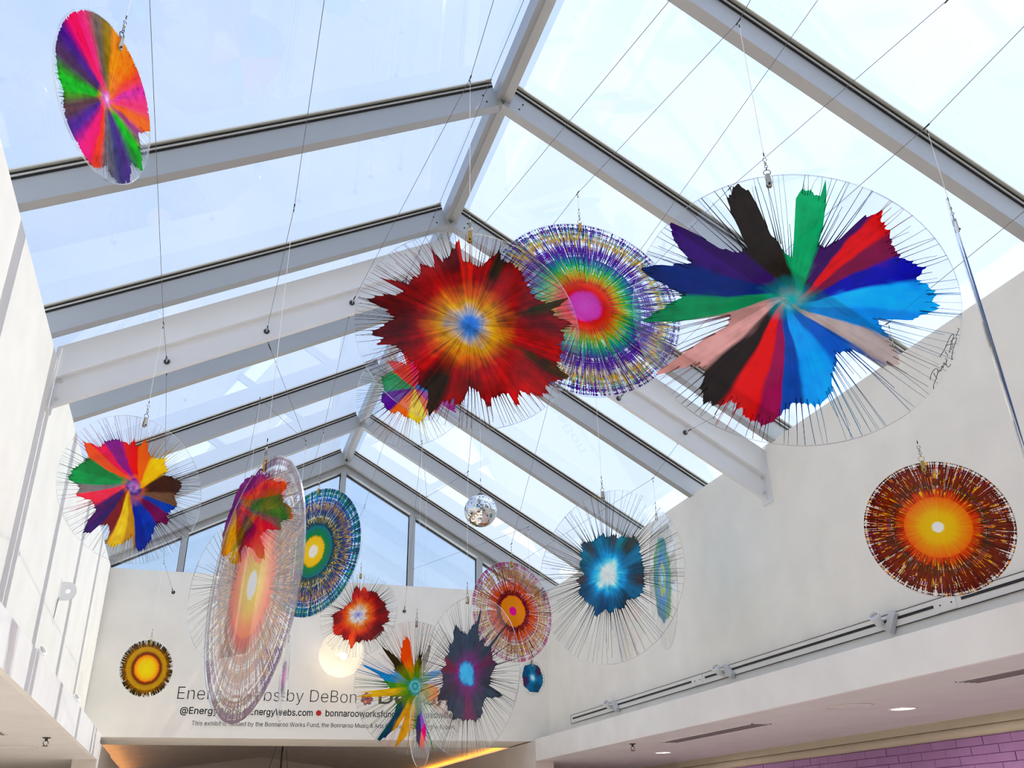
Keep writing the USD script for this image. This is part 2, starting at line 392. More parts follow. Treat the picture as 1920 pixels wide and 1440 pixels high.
# ------------------------------------------------------------------ hanging discs
DISC = {
 1: (0.31, (-0.609, 2.779, 4.041), 63.93, 0.000),
 2: (0.46, (-0.547, 5.553, 3.513), 31.54, 4.671),
 3: (0.61, (0.157, 4.255, 2.648), -73.36, 4.834),
 4: (0.61, (0.166, 7.342, 3.405), -53.61, 5.050),
 5: (0.61, (0.830, 8.246, 3.975), -53.24, 5.213),
 6: (0.46, (1.554, 9.996, 3.796), -32.40, 5.078),
 7: (0.61, (1.934, 8.709, 2.867), 10.75, 5.412),
 8: (0.61, (1.986, 7.059, 2.727), -65.29, 4.442),
 9: (0.46, (2.632, 7.812, 3.422), 18.44, 4.058),
 10: (0.155, (2.923, 8.135, 2.887), 22.82, 0.000),
 11: (0.61, (2.621, 5.657, 3.213), -57.78, 0.000),
 12: (0.61, (3.846, 7.139, 3.625), -106.34, 4.600),
 13: (0.36, (3.512, 3.505, 2.969), -39.87, 4.198),
 14: (0.61, (1.981, 2.425, 3.424), -28.67, 0.000),
 15: (0.53, (0.973, 3.442, 3.716), -7.02, 5.283),
 16: (0.61, (1.914, 4.196, 4.437), -6.00, 5.300),
 17: (0.46, (1.210, 5.751, 4.531), -32.62, 0.000),
 18: (0.31, (-0.614, 11.087, 3.322), 27.78, 0.000),
 20: (0.31, (1.890, 8.223, 2.424), 59.35, 0.000),
 21: (0.31, (0.577, 7.130, 2.673), -89.17, 0.000),
 19: (0.61, (2.806, 2.308, 3.289), 38.74, 0.000),
}
EDGE = {
 14: [(158, 1.00), (153, 0.80), (148, 0.69), (146, 0.74), (140, 0.88), (134, 0.99), (132, 0.80), (131, 0.60), (125, 0.49), (116, 0.48), (112, 0.70), (109, 0.91), (107, 0.95), (101, 0.96), (99, 0.92), (96, 0.53), (87, 0.35), (80, 0.32), (79, 0.46), (79, 0.79), (77, 0.87), (68, 0.83), (68, 0.98), (64, 0.73), (59, 0.45), (53, 0.46), (48, 0.57), (46, 0.80), (42, 0.87), (36, 0.82), (23, 0.74), (15, 0.76), (8, 0.84), (3, 0.77), (359, 0.83), (353, 0.86), (347, 0.85), (340, 0.68), (337, 0.53), (333, 0.55), (321, 0.70), (315, 0.76), (312, 0.70), (307, 0.52), (296, 0.45), (286, 0.58), (279, 0.71), (273, 0.75), (263, 0.72), (259, 0.77), (256, 0.84), (249, 0.90), (244, 0.88), (238, 0.81), (234, 0.83), (231, 0.86), (227, 0.91), (223, 0.86), (217, 0.73), (211, 0.76), (209, 0.87), (206, 1.00), (203, 0.73), (199, 0.44), (189, 0.40), (186, 0.68), (183, 0.94), (172, 0.71), (169, 0.68)],
 2: [(151, 0.88), (146, 0.77), (144, 0.69), (139, 0.71), (125, 0.69), (115, 0.65), (105, 0.58), (100, 0.68), (98, 0.56), (92, 0.60), (86, 0.71), (79, 0.57), (71, 0.52), (61, 0.56), (54, 0.67), (51, 0.58), (40, 0.57), (38, 0.46), (29, 0.60), (20, 0.71), (11, 0.66), (4, 0.59), (353, 0.66), (341, 0.59), (335, 0.59), (325, 0.67), (320, 0.57), (308, 0.61), (299, 0.73), (286, 0.85), (280, 0.79), (279, 0.66), (272, 0.73), (261, 0.83), (254, 0.82), (252, 0.68), (245, 0.60), (239, 0.71), (238, 0.85), (234, 0.91), (228, 0.75), (225, 0.62), (212, 0.58), (201, 0.78), (196, 0.71), (192, 0.75), (187, 0.85), (179, 0.84), (172, 0.75), (161, 0.70), (155, 0.79)],
 15: [(114, 0.93), (114, 0.77), (111, 0.72), (106, 0.73), (96, 0.91), (96, 0.70), (87, 0.65), (79, 0.65), (76, 0.76), (71, 0.87), (68, 0.79), (61, 0.79), (55, 0.80), (38, 0.71), (30, 0.70), (19, 0.76), (23, 1.00), (17, 0.79), (12, 0.80), (8, 0.94), (2, 0.84), (358, 0.87), (351, 0.81), (347, 0.85), (335, 0.87), (334, 0.99), (323, 0.86), (315, 0.91), (306, 0.77), (298, 0.85), (298, 0.73), (286, 0.71), (282, 0.83), (277, 0.66), (270, 0.61), (264, 0.79), (259, 0.77), (254, 0.79), (249, 0.96), (243, 0.77), (234, 0.75), (228, 0.64), (211, 0.66), (202, 0.69), (198, 0.85), (195, 0.75), (192, 0.88), (181, 0.67), (173, 0.73), (169, 0.93), (160, 0.71), (148, 0.64), (153, 0.89), (147, 0.68), (131, 0.66), (128, 0.75), (119, 0.65), (115, 0.79)],
 11: [(130, 0.55), (113, 0.47), (91, 0.49), (88, 0.43), (71, 0.48), (67, 0.43), (59, 0.48), (51, 0.48), (41, 0.55), (30, 0.54), (22, 0.49), (8, 0.49), (358, 0.49), (347, 0.50), (335, 0.52), (330, 0.52), (321, 0.52), (305, 0.41), (296, 0.47), (281, 0.41), (270, 0.45), (262, 0.40), (245, 0.50), (237, 0.41), (225, 0.42), (212, 0.42), (199, 0.45), (190, 0.39), (179, 0.45), (170, 0.34), (155, 0.43), (141, 0.44), (140, 0.50), (134, 0.48)],
 8: [(109, 0.70), (102, 0.58), (88, 0.51), (78, 0.63), (73, 0.65), (70, 0.85), (67, 0.58), (56, 0.46), (50, 0.56), (44, 0.47), (33, 0.52), (34, 1.00), (30, 0.54), (13, 0.53), (6, 0.59), (353, 0.48), (337, 0.49), (334, 0.77), (321, 0.50), (304, 0.53), (303, 0.59), (290, 0.62), (277, 0.57), (254, 0.54), (244, 0.60), (237, 0.52), (228, 0.56), (215, 0.46), (203, 0.65), (188, 0.49), (171, 0.50), (169, 0.56), (157, 0.45), (150, 0.54), (139, 0.48), (132, 0.56), (121, 0.54), (115, 0.66)],
 6: [(179, 0.71), (159, 0.44), (118, 0.39), (98, 0.74), (88, 0.58), (79, 0.69), (70, 0.60), (57, 0.66), (39, 0.67), (29, 0.65), (17, 0.74), (8, 0.71), (359, 0.82), (353, 0.75), (349, 0.85), (335, 0.71), (330, 0.81), (306, 0.76), (293, 0.69), (285, 0.61), (275, 0.70), (269, 0.62), (261, 0.81), (249, 0.61), (240, 0.67), (229, 0.60), (219, 0.71), (210, 0.73), (192, 0.64), (183, 0.65)],
 7: [(160, 1.00), (156, 0.75), (162, 0.52), (156, 0.38), (141, 0.46), (136, 0.82), (132, 0.65), (127, 0.53), (127, 0.41), (118, 0.56), (108, 0.72), (101, 0.75), (97, 0.69), (97, 0.48), (99, 0.28), (85, 0.42), (79, 0.52), (76, 0.40), (70, 0.71), (64, 0.53), (59, 0.27), (48, 0.27), (30, 0.53), (25, 0.37), (20, 0.14), (359, 0.38), (344, 0.44), (309, 0.30), (302, 0.22), (292, 0.43), (290, 0.98), (288, 0.67), (278, 0.49), (275, 0.61), (262, 0.69), (249, 0.97), (250, 0.61), (251, 0.48), (236, 0.98), (230, 0.99), (233, 0.54), (223, 0.42), (219, 0.24), (200, 0.47), (193, 0.88), (192, 0.99), (191, 0.68), (185, 0.97), (188, 0.45), (187, 0.42), (175, 0.51), (168, 0.60)],
 1: [(189, 0.99), (203, 0.95), (212, 0.92), (222, 0.90), (234, 0.99), (248, 0.99), (262, 0.99), (274, 0.99), (290, 0.82), (292, 0.90), (304, 0.99), (309, 0.99), (319, 0.99), (331, 0.77), (342, 0.99), (353, 0.84), (9, 0.71), (22, 0.99), (32, 0.99), (48, 0.99), (71, 0.99), (95, 0.99), (121, 0.99), (132, 0.99), (145, 0.99), (158, 0.99), (176, 0.99)],
 17: [(131, 0.75), (156, 0.63), (172, 0.53), (196, 0.58), (232, 0.53), (234, 0.45), (268, 0.55), (279, 0.65), (306, 0.46), (299, 0.64), (322, 0.57), (316, 0.87), (330, 0.79), (348, 0.81), (10, 0.84), (36, 0.83), (58, 0.75), (83, 0.72), (108, 0.69), (81, 0.46), (133, 0.53)],
}
WEDGE = {
 14: [(12, (8, 18, 150)), (26, (120, 15, 60)), (38, (215, 15, 45)), (49, (60, 20, 80)), (72, (0, 165, 105)), (105, (40, 30, 20)), (138, (52, 20, 92)), (161, (8, 36, 98)), (180, (8, 135, 85)), (195, (190, 140, 130)), (208, (222, 165, 155)), (224, (38, 27, 24)), (241, (235, 18, 40)), (253, (150, 18, 75)), (260, (10, 70, 150)), (275, (0, 160, 232)), (305, (0, 90, 180)), (319, (205, 188, 182)), (336, (0, 140, 215)), (354, (0, 172, 245))],
 2: [(20, (62, 34, 26)), (57, (248, 190, 15)), (86, (250, 110, 20)), (102, (235, 60, 50)), (129, (130, 12, 120)), (144, (238, 50, 85)), (151, (245, 95, 25)), (170, (0, 125, 65)), (184, (0, 138, 75)), (197, (120, 110, 110)), (204, (240, 70, 85)), (231, (66, 16, 85)), (233, (50, 20, 90)), (248, (120, 30, 20)), (263, (248, 200, 20)), (277, (190, 140, 20)), (287, (12, 40, 140)), (303, (10, 50, 150)), (327, (100, 25, 70)), (347, (10, 60, 150)), (354, (110, 80, 60))],
 15: [(7, (130, 8, 6)), (23, (55, 45, 14)), (24, (140, 20, 8)), (57, (150, 15, 8)), (69, (48, 34, 12)), (77, (150, 12, 8)), (94, (215, 60, 15)), (102, (95, 15, 8)), (120, (150, 14, 10)), (154, (130, 10, 14)), (170, (95, 8, 12)), (193, (85, 8, 10)), (202, (120, 10, 8)), (223, (165, 20, 8)), (248, (46, 30, 12)), (259, (165, 14, 8)), (270, (120, 8, 6)), (289, (150, 10, 6)), (307, (190, 40, 10)), (325, (165, 14, 8)), (334, (70, 45, 14)), (343, (190, 30, 10))],
 11: [(20, (8, 110, 150)), (40, (45, 60, 60)), (61, (10, 105, 120)), (72, (50, 55, 65)), (88, (14, 80, 100)), (103, (10, 100, 130)), (125, (48, 60, 72)), (139, (10, 110, 140)), (155, (14, 80, 100)), (179, (60, 55, 65)), (198, (14, 70, 105)), (232, (8, 85, 125)), (259, (10, 60, 100)), (277, (8, 90, 130)), (303, (30, 60, 80)), (325, (8, 95, 135)), (341, (45, 50, 60)), (360, (16, 60, 85))],
 8: [(1, (60, 50, 72)), (12, (90, 40, 70)), (35, (44, 56, 72)), (45, (58, 62, 82)), (69, (46, 60, 76)), (73, (50, 66, 84)), (109, (52, 64, 84)), (138, (54, 66, 84)), (158, (110, 40, 60)), (182, (70, 60, 84)), (203, (58, 54, 66)), (224, (56, 62, 80)), (251, (66, 72, 90)), (275, (110, 60, 90)), (302, (60, 66, 84)), (332, (50, 64, 80)), (333, (46, 52, 66))],
 6: [(17, (110, 10, 20)), (53, (120, 14, 20)), (81, (215, 70, 30)), (97, (150, 30, 20)), (148, (120, 30, 25)), (189, (110, 25, 25)), (211, (200, 60, 25)), (238, (120, 15, 25)), (259, (225, 85, 25)), (275, (90, 20, 25)), (301, (120, 20, 30)), (330, (100, 20, 30)), (353, (125, 12, 18))],
 7: [(31, (50, 150, 215)), (66, (108, 106, 100)), (81, (50, 44, 14)), (107, (242, 92, 18)), (138, (45, 34, 14)), (159, (20, 140, 215)), (166, (20, 130, 190)), (180, (60, 135, 60)), (193, (232, 185, 20)), (213, (120, 140, 30)), (233, (10, 80, 70)), (235, (4, 62, 82)), (248, (225, 165, 20)), (263, (235, 175, 20)), (277, (70, 140, 60)), (289, (10, 85, 150)), (290, (60, 150, 60)), (349, (240, 135, 85))],
 1: [(8, (150, 70, 120)), (21, (245, 115, 25)), (38, (245, 80, 120)), (51, (210, 70, 150)), (60, (248, 85, 85)), (77, (248, 130, 25)), (93, (248, 150, 10)), (110, (135, 110, 45)), (123, (110, 95, 85)), (143, (235, 70, 120)), (153, (242, 60, 95)), (175, (66, 25, 115)), (191, (72, 40, 75)), (212, (60, 172, 10)), (230, (90, 58, 62)), (243, (75, 35, 125)), (264, (235, 35, 110)), (275, (248, 82, 60)), (288, (110, 100, 105)), (297, (92, 92, 108)), (309, (60, 50, 110)), (322, (74, 44, 120)), (350, (60, 172, 10))],
 17: [(29, (20, 120, 200)), (81, (230, 60, 90)), (125, (245, 75, 30)), (151, (0, 150, 95)), (206, (85, 20, 125)), (237, (245, 110, 20)), (282, (248, 205, 10)), (303, (245, 110, 40)), (317, (165, 40, 140)), (348, (0, 90, 160))],
}
SIGN = [[(0.695, -0.649), (0.708, -0.616), (0.729, -0.587), (0.748, -0.579), (0.75, -0.597), (0.732, -0.639), (0.708, -0.682), (0.702, -0.708)], [(0.725, -0.604), (0.734, -0.647)], [(0.752, -0.607), (0.763, -0.588), (0.767, -0.598), (0.781, -0.562), (0.783, -0.579), (0.797, -0.543), (0.8, -0.56), (0.816, -0.524), (0.808, -0.519)], [(0.816, -0.531), (0.806, -0.554), (0.813, -0.576), (0.831, -0.56)], [(0.783, -0.502), (0.819, -0.457), (0.853, -0.4), (0.881, -0.364), (0.892, -0.369), (0.875, -0.403), (0.839, -0.484)], [(0.819, -0.471), (0.829, -0.504)], [(0.83, -0.433), (0.856, -0.426), (0.873, -0.428), (0.855, -0.465)], [(0.865, -0.409), (0.891, -0.387), (0.902, -0.392), (0.884, -0.429), (0.862, -0.473), (0.843, -0.527), (0.854, -0.521)], [(0.902, -0.378), (0.916, -0.354), (0.931, -0.331), (0.924, -0.322)]]
LEAF = [(6, 0.517), (41, 0.321), (73, 0.241), (119, 0.429), (147, 0.765), (161, 0.819), (174, 0.935), (189, 0.895), (200, 0.407), (210, 0.559), (243, 0.291), (286, 0.445), (300, 0.396), (318, 0.333), (329, 0.584), (335, 0.501), (340, 0.732), (344, 0.73), (354, 0.469)]
LEAF_AT = (0.025, 0.562)
LEAFW = [(1, (225, 80, 40)), (34, (232, 100, 30)), (102, (150, 70, 90)), (147, (130, 60, 100)), (163, (110, 45, 110)), (185, (215, 160, 15)), (199, (120, 50, 90)), (281, (240, 110, 30)), (321, (200, 50, 80)), (332, (110, 90, 50)), (343, (70, 110, 45))]


def nz(th, r, kt, kr, seed, oct=3):
    """Noise that closes around the disc: kt features around, kr along the radius."""
    R_ = kt / (2 * np.pi)
    p = np.stack([np.cos(th) * R_ + 50, np.sin(th) * R_ + 50, np.broadcast_to(r, np.shape(th)) * kr + 10], -1)
    return meshkit.fbm(p, oct, seed) - 0.5

def edge_curve(pts):
    a = np.array([p[0] for p in pts], float); r = np.array([p[1] for p in pts], float)
    a = np.unwrap(np.radians(a))
    if a[-1] < a[0]:
        a, r = a[::-1], r[::-1]
    a = np.maximum.accumulate(a + np.arange(len(a)) * 1e-6)
    A = np.concatenate([a - 2 * np.pi, a, a + 2 * np.pi]); Rr = np.concatenate([r, r, r])
    o = np.argsort(A, kind='stable')
    return A[o], Rr[o]

def wedge_colour(wedges, th, soft):
    a = np.radians([w[0] for w in wedges]); c = lin(np.array([w[1] for w in wedges]))
    n = len(a)
    th = th % (2 * np.pi)
    o = np.argsort(a); a = a[o]; c = c[o]
    ae = np.concatenate([[a[-1] - 2 * np.pi], a, [a[0] + 2 * np.pi]]); ce = np.vstack([c[-1:], c, c[:1]])
    i = np.clip(np.searchsorted(ae, th) - 1, 0, n)
    t = (th - ae[i]) / (ae[i + 1] - ae[i] + 1e-9)
    w = np.clip((t - 0.5) / soft + 0.5, 0, 1); w = w * w * (3 - 2 * w)
    return ce[i] * (1 - w[..., None]) + ce[i + 1] * w[..., None]

def ramp(stops, x):
    xs = [s[0] for s in stops]; cs = lin(np.array([s[1] for s in stops]))
    return np.stack([np.interp(x, xs, cs[:, k]) for k in range(3)], -1)

def vivid(c):
    l = (c * [0.25, 0.65, 0.1]).sum(-1, keepdims=True)
    return np.clip((l + (c - l) * 1.22) * 1.12, 0.002, 0.97)

BACK = -0.0045                                  # paint sits on the near face of the sheet unless the disc says otherwise
def splash(spec, R, nt, nr):
    """Solid heart of a spun painting and its thrown threads. Returns (mesh, colours), (mesh, colours)."""
    A, Rr = edge_curve(spec['edge'])
    rng = np.random.default_rng(spec['seed'])
    nd = spec.get('drips', 130)
    da = (np.arange(nd) + rng.uniform(-0.42, 0.42, nd)) / nd * 2 * np.pi
    grow = rng.uniform(0.35, 1.0, nd)
    wd_ = spec.get('spike_w', 0.42) * 2 * np.pi / nd
    def rb(t):
        base = np.interp(t % (2 * np.pi), A, Rr)
        d = (t[..., None] - da + np.pi) % (2 * np.pi) - np.pi
        sp = (np.exp(-np.abs(d) / wd_ * 1.6) * grow).max(-1)
        fine = nz(t, 0, 210, 0, spec['seed'] + 3, 3)
        return np.clip(base * (1 + spec.get('rag', 0.09) * fine) + spec.get('spike', 0.045) * (sp - 0.3), 0.05, 0.985)
    t = np.arange(nt) * 2 * np.pi / nt
    R1 = rb(t)
    s = (np.arange(nr + 1) / nr)
    rr = s[:, None] * R1[None, :]
    tt = np.broadcast_to(t, rr.shape)
    def colour(r, th):
        sw = spec.get('swirl', 0.0) * np.exp(-r / 0.10)
        th2 = th + sw + (0.10 * nz(th, r, 9, 5, spec['seed'] + 5) + 0.06 * nz(th, r, 40, 3, spec['seed'] + 6)) * np.clip(1.2 - r, 0.3, 1)
        c = wedge_colour(spec['wedge'], th2, spec.get('soft', 0.35))
        c2 = wedge_colour(spec['wedge'], th2 + 0.35 * nz(th, r, 14, 4, spec['seed'] + 9), 0.6)
        k = np.clip(nz(th, r, 30, 4, spec['seed'] + 11) * 4 - 0.4, 0, spec.get('bleed', 0.45))[..., None]
        c = c * (1 - k) + c2 * k
        if 'mid' in spec:                       # patches of other colours in the middle
            iso = meshkit.fbm(np.stack([r * np.cos(th) * 9 + 40, r * np.sin(th) * 9 + 40, th * 0 + spec['seed']], -1), 4, spec['seed'] + 13) - 0.5
            x = r + 0.16 * iso * np.clip(r * 6, 0.25, 1) + spec.get('ray', 0.10) * nz(th, r, 60, 1.5, spec['seed'] + 14) * np.clip(r * 5 - 0.4, 0, 1)
            xs = [q[0] for q in spec['mid']]; al = np.interp(x, xs, [q[2] for q in spec['mid']])
            mc = ramp([(q[0], q[1]) for q in spec['mid']], x)
            c = c * (1 - al[..., None]) + mc * al[..., None]
        iso2 = meshkit.fbm(np.stack([r * np.cos(th) * 14 + 70, r * np.sin(th) * 14 + 70, th * 0 + spec['seed']], -1), 4, spec['seed'] + 23) - 0.5
        st = 1 + spec.get('patch', 0.5) * iso2 + spec.get('streak', 0.5) * (nz(th, r * 0.4, 220, 1.2, spec['seed'] + 17, 2) + 0.6 * nz(th, r, 70, 6, spec['seed'] + 18, 3))
        if 'bands' in spec:
            X, Zz = r * np.cos(th) * spec['r'] / spec['R'] + spec['at'][0], r * np.sin(th) * spec['r'] / spec['R'] + spec['at'][1]
            bd = ramp(spec['bands'], np.hypot(X, Zz) + 0.16 * iso2)
            k = np.clip(0.85 - 1.2 * np.abs(nz(th, r, 12, 3, spec['seed'] + 31)), 0.3, 0.85)[..., None]
            c = c * (1 - k) + bd * k
        return vivid(c * st[..., None])
    col = colour(rr, tt)
    x, z = rr * np.cos(tt) * R, rr * np.sin(tt) * R
    v = np.stack([x, np.full_like(x, BACK), z], -1).reshape(-1, 3)
    i, j = np.meshgrid(np.arange(nr), np.arange(nt), indexing='ij')
    q = np.stack([i * nt + j, i * nt + (j + 1) % nt, (i + 1) * nt + (j + 1) % nt, (i + 1) * nt + j], -1).reshape(-1, 4)
    f = np.vstack([q[:, [0, 1, 2]], q[:, [0, 2, 3]]])
    main = (trimesh.Trimesh(v, f, process=False), col.reshape(-1, 3))
    # threads
    V, F, C = [], [], []
    r0 = rb(da)
    for k in range(nd):
        if rng.random() > spec.get('keep', 0.93):
            continue
        n_thr = 1 + (rng.random() < 0.35)
        for q_ in range(n_thr):
            end = 1.0 if rng.random() < spec.get('full', 0.75) else r0[k] + (1 - r0[k]) * rng.uniform(0.3, 0.9)
            if end - r0[k] < 0.02:
                continue
            m = 5
            rs = np.linspace(r0[k] * 0.94, end * 0.997, m)
            bend = rng.normal(0, 0.012)
            an = da[k] + (0 if q_ == 0 else rng.normal(0, 0.02)) + bend * (np.linspace(0, 1, m) ** 2)
            w0 = spec.get('thread', 0.0016) / R * rng.uniform(0.6, 1.3)
            ws = w0 * np.array([2.4, 1.35, 1.0, 0.9, 0.8])
            c0 = wedge_colour(spec['wedge'], np.array([da[k]]), 0.4)[0] * spec.get('thread_dark', 0.35)
            b0 = len(V)
            for a_, r_, w_ in zip(an, rs, ws):
                dx, dz = -math.sin(a_) * w_, math.cos(a_) * w_
                for sg in (-1, 1):
                    V.append(((r_ * math.cos(a_) + sg * dx) * R, BACK - 0.0004, (r_ * math.sin(a_) + sg * dz) * R)); C.append(np.clip(c0, 0.003, 1))
            for u in range(m - 1):
                o = b0 + 2 * u
                F += [[o, o + 1, o + 3], [o, o + 3, o + 2]]
    return main, (trimesh.Trimesh(V, F, process=False), np.array(C))

def weave(spec, R, nt, nr):
    """Spun ring painting: solid heart, then spokes and rings with clear gaps."""
    rc = spec['core']
    sd = spec['seed']
    t = np.arange(nt) * 2 * np.pi / nt
    out = []
    # heart
    n1 = 36
    s = np.arange(n1 + 1) / n1
    spk = nz(t, 0, nt / 3.0, 0, sd, 2)
    redge = rc * (1 + spec.get('core_rough', 0.25) * spk)
    rr = s[:, None] * redge[None, :]; tt = np.broadcast_to(t, rr.shape)
    x = rr + spec.get('smear', 0.06) * nz(tt, rr * 0.3, nt / 4.0, 1, sd + 1, 2) * np.clip(rr * 5 - 0.5, 0, 1) + 0.02 * nz(tt, rr, 14, 6, sd + 2)
    col = ramp(spec['rings'], x) * (1 + 0.25 * nz(tt, rr * 0.5, nt / 5.0, 2, sd + 4, 2))[..., None]
    v = np.stack([rr * np.cos(tt) * R, np.full_like(rr, BACK), rr * np.sin(tt) * R], -1).reshape(-1, 3)
    i, j = np.meshgrid(np.arange(n1), np.arange(nt), indexing='ij')
    q = np.stack([i * nt + j, i * nt + (j + 1) % nt, (i + 1) * nt + (j + 1) % nt, (i + 1) * nt + j], -1).reshape(-1, 4)
    out.append((trimesh.Trimesh(v, np.vstack([q[:, [0, 1, 2]], q[:, [0, 2, 3]]]), process=False), vivid(col).reshape(-1, 3)))
    # cells
    re = np.linspace(rc * 0.86, spec.get('outer', 0.99), nr + 1)
    rm = (re[1:] + re[:-1]) / 2
    te = np.arange(nt) * 2 * np.pi / nt
    TT, RR = np.meshgrid(te + np.pi / nt, rm)
    rng = np.random.default_rng(sd)
    strip = rng.normal(0, 1, nt)[None, :] * 0.55 + 3.0 * nz(TT, RR * 0.6, nt / 2.2, spec.get('along', 7), sd + 7, 2)
    rings_ = rng.normal(0, 1, nr)[:, None] * 0.35 + 2.2 * nz(TT * 0 + 1.0, RR, 1, spec.get('ringf', 26), sd + 8, 2)
    m_ = spec.get('wt', 1.0) * strip + spec.get('wr', 0.8) * rings_
    cover = np.interp(RR, [q[0] for q in spec['cover']], [q[1] for q in spec['cover']])
    order = np.argsort(np.argsort(m_.ravel())).reshape(m_.shape) / m_.size
    keep = order < cover
    x = RR + spec.get('jit', 0.05) * rng.normal(0, 1, nt)[None, :] + spec.get('smear', 0.06) * nz(TT, RR, nt / 3.0, 4, sd + 9, 2)
    cc = ramp(spec['rings'], x)
    dark = rng.random(nt)[None, :] < spec.get('dark', 0.2)
    cc = np.where(dark[..., None] & (strip < 0.2)[..., None], cc * 0.25 + 0.004, cc)
    if 'accent' in spec:
        ac = lin(np.array(spec['accent'])); pick = rng.integers(0, len(ac), m_.shape)
        on = nz(TT, RR, nt / 2.6, spec.get('accent_r', 6), sd + 21, 2) > spec.get('accent_at', 0.13)
        sel = ac[(np.floor(RR * 16).astype(int) + rng.integers(0, 2, nt)[None, :]) % len(ac)]
        cc = np.where(on[..., None], sel, cc)
    cc = cc * (1 + 0.35 * rng.normal(0, 1, m_.shape) * 0.5)[..., None]
    ii, jj = np.nonzero(keep)
    a0, a1 = te[jj], te[jj] + 2 * np.pi / nt * spec.get('cellw', 1.0)
    r0, r1 = re[ii], re[ii + 1] + 0.0005
    P = np.stack([np.stack([r * np.cos(a) * R, np.full_like(r, BACK - 0.0004), r * np.sin(a) * R], -1) for r, a in ((r0, a0), (r0, a1), (r1, a1), (r1, a0))], 1).reshape(-1, 3)
    n = len(ii); b0 = np.arange(n)[:, None] * 4
    F = np.vstack([b0 + [0, 1, 2], b0 + [0, 2, 3]])
    C = np.repeat(vivid(cc[ii, jj]), 4, 0)
    out.append((trimesh.Trimesh(P, F, process=False), C))
    return out

def hanger(t, R, top, brass, drop=0.0):
    """Tab on the rim, split ring, swivel, chain links, ferrule and the wire up to the roof cable (top = height above the disc centre)."""
    a = [(-0.011, -0.046), (0.011, -0.046), (0.007, 0.006), (-0.007, 0.006)]
    k = np.linspace(np.pi, 2 * np.pi, 9)
    prof = [(0.0125 * math.cos(q), -0.044 + 0.0125 * math.sin(q)) for q in k] + [(0.007, 0.008), (-0.007, 0.008)]
    pl = prism_y([(x, z + R) for x, z in prof], -0.0085, -0.0045)
    pb = prism_y([(x, z + R) for x, z in prof], 0.006, 0.0095)
    tp = box(-0.007, 0.007, -0.0085, 0.0095, R + 0.004, R + 0.008)
    obj('hanger_tab', join(pl, pb, tp), 'brass' if brass else 'tab_steel', t)
    bo = trimesh.creation.cylinder(0.005, 0.006, sections=10); bo.apply_transform(trimesh.transformations.rotation_matrix(np.pi / 2, [1, 0, 0])); bo.apply_translation([0, -0.0105, R - 0.044])
    obj('bolt', bo, 'dark_steel', t)
    obj('split_ring', ring(0.0145, 0.0016, (0, 0.0, R + 0.020)), 'brass' if brass else 'dark_steel', t, smooth=True)
    z = R + 0.034
    obj('snap_link', join(ring(0.007, 0.0012, (0, 0, z + 0.006), 'x', 14), ring(0.007, 0.0012, (0.001, 0, z + 0.018), 'y', 14)), 'dark_steel', t, smooth=True)
    sw = lathe([(0, 0), (0.003, 0.001), (0.0055, 0.006), (0.006, 0.012), (0.0045, 0.017), (0.002, 0.02), (0, 0.021)], 12); sw.apply_translation([0, 0, z + 0.026])
    obj('swivel', sw, 'tab_steel', t, smooth=True)
    obj('eye', ring(0.0085, 0.0012, (0, 0, z + 0.055), 'y', 16), 'dark_steel', t, smooth=True)
    fe = trimesh.creation.cylinder(0.0026, 0.018, sections=8); fe.apply_translation([0, 0, z + 0.083])
    obj('ferrule', fe, 'black_plastic', t)
    fe = trimesh.creation.cylinder(0.0026, 0.018, sections=8); fe.apply_translation([0, 0, top - 0.03])
    obj('top_ferrule', fe, 'black_plastic', t)
    obj('hanging_wire', tube([(0, 0, z + 0.062), (0, 0, (z + top) / 2), (0, 0, top)], 0.0013), 'cord', t)

def sheet(t, R):
    n = 128
    a = np.arange(n) * 2 * np.pi / n
    v = np.vstack([[0, 0, 0], np.c_[R * np.cos(a), np.zeros(n), R * np.sin(a)]])
    f = np.c_[np.zeros(n, int), np.arange(n) + 1, (np.arange(n) + 1) % n + 1]
    obj('acrylic_sheet', trimesh.Trimesh(v, f, process=False), 'acrylic', t)
    v = np.vstack([np.c_[R * np.cos(a), np.full(n, -0.004), R * np.sin(a)], np.c_[R * np.cos(a), np.full(n, 0.004), R * np.sin(a)]])
    k = np.arange(n); k1 = (k + 1) % n
    f = np.vstack([np.c_[k, k1, n + k1], np.c_[k, n + k1, n + k]])
    obj('rim', trimesh.Trimesh(v, f, process=False), 'acrylic_edge', t)

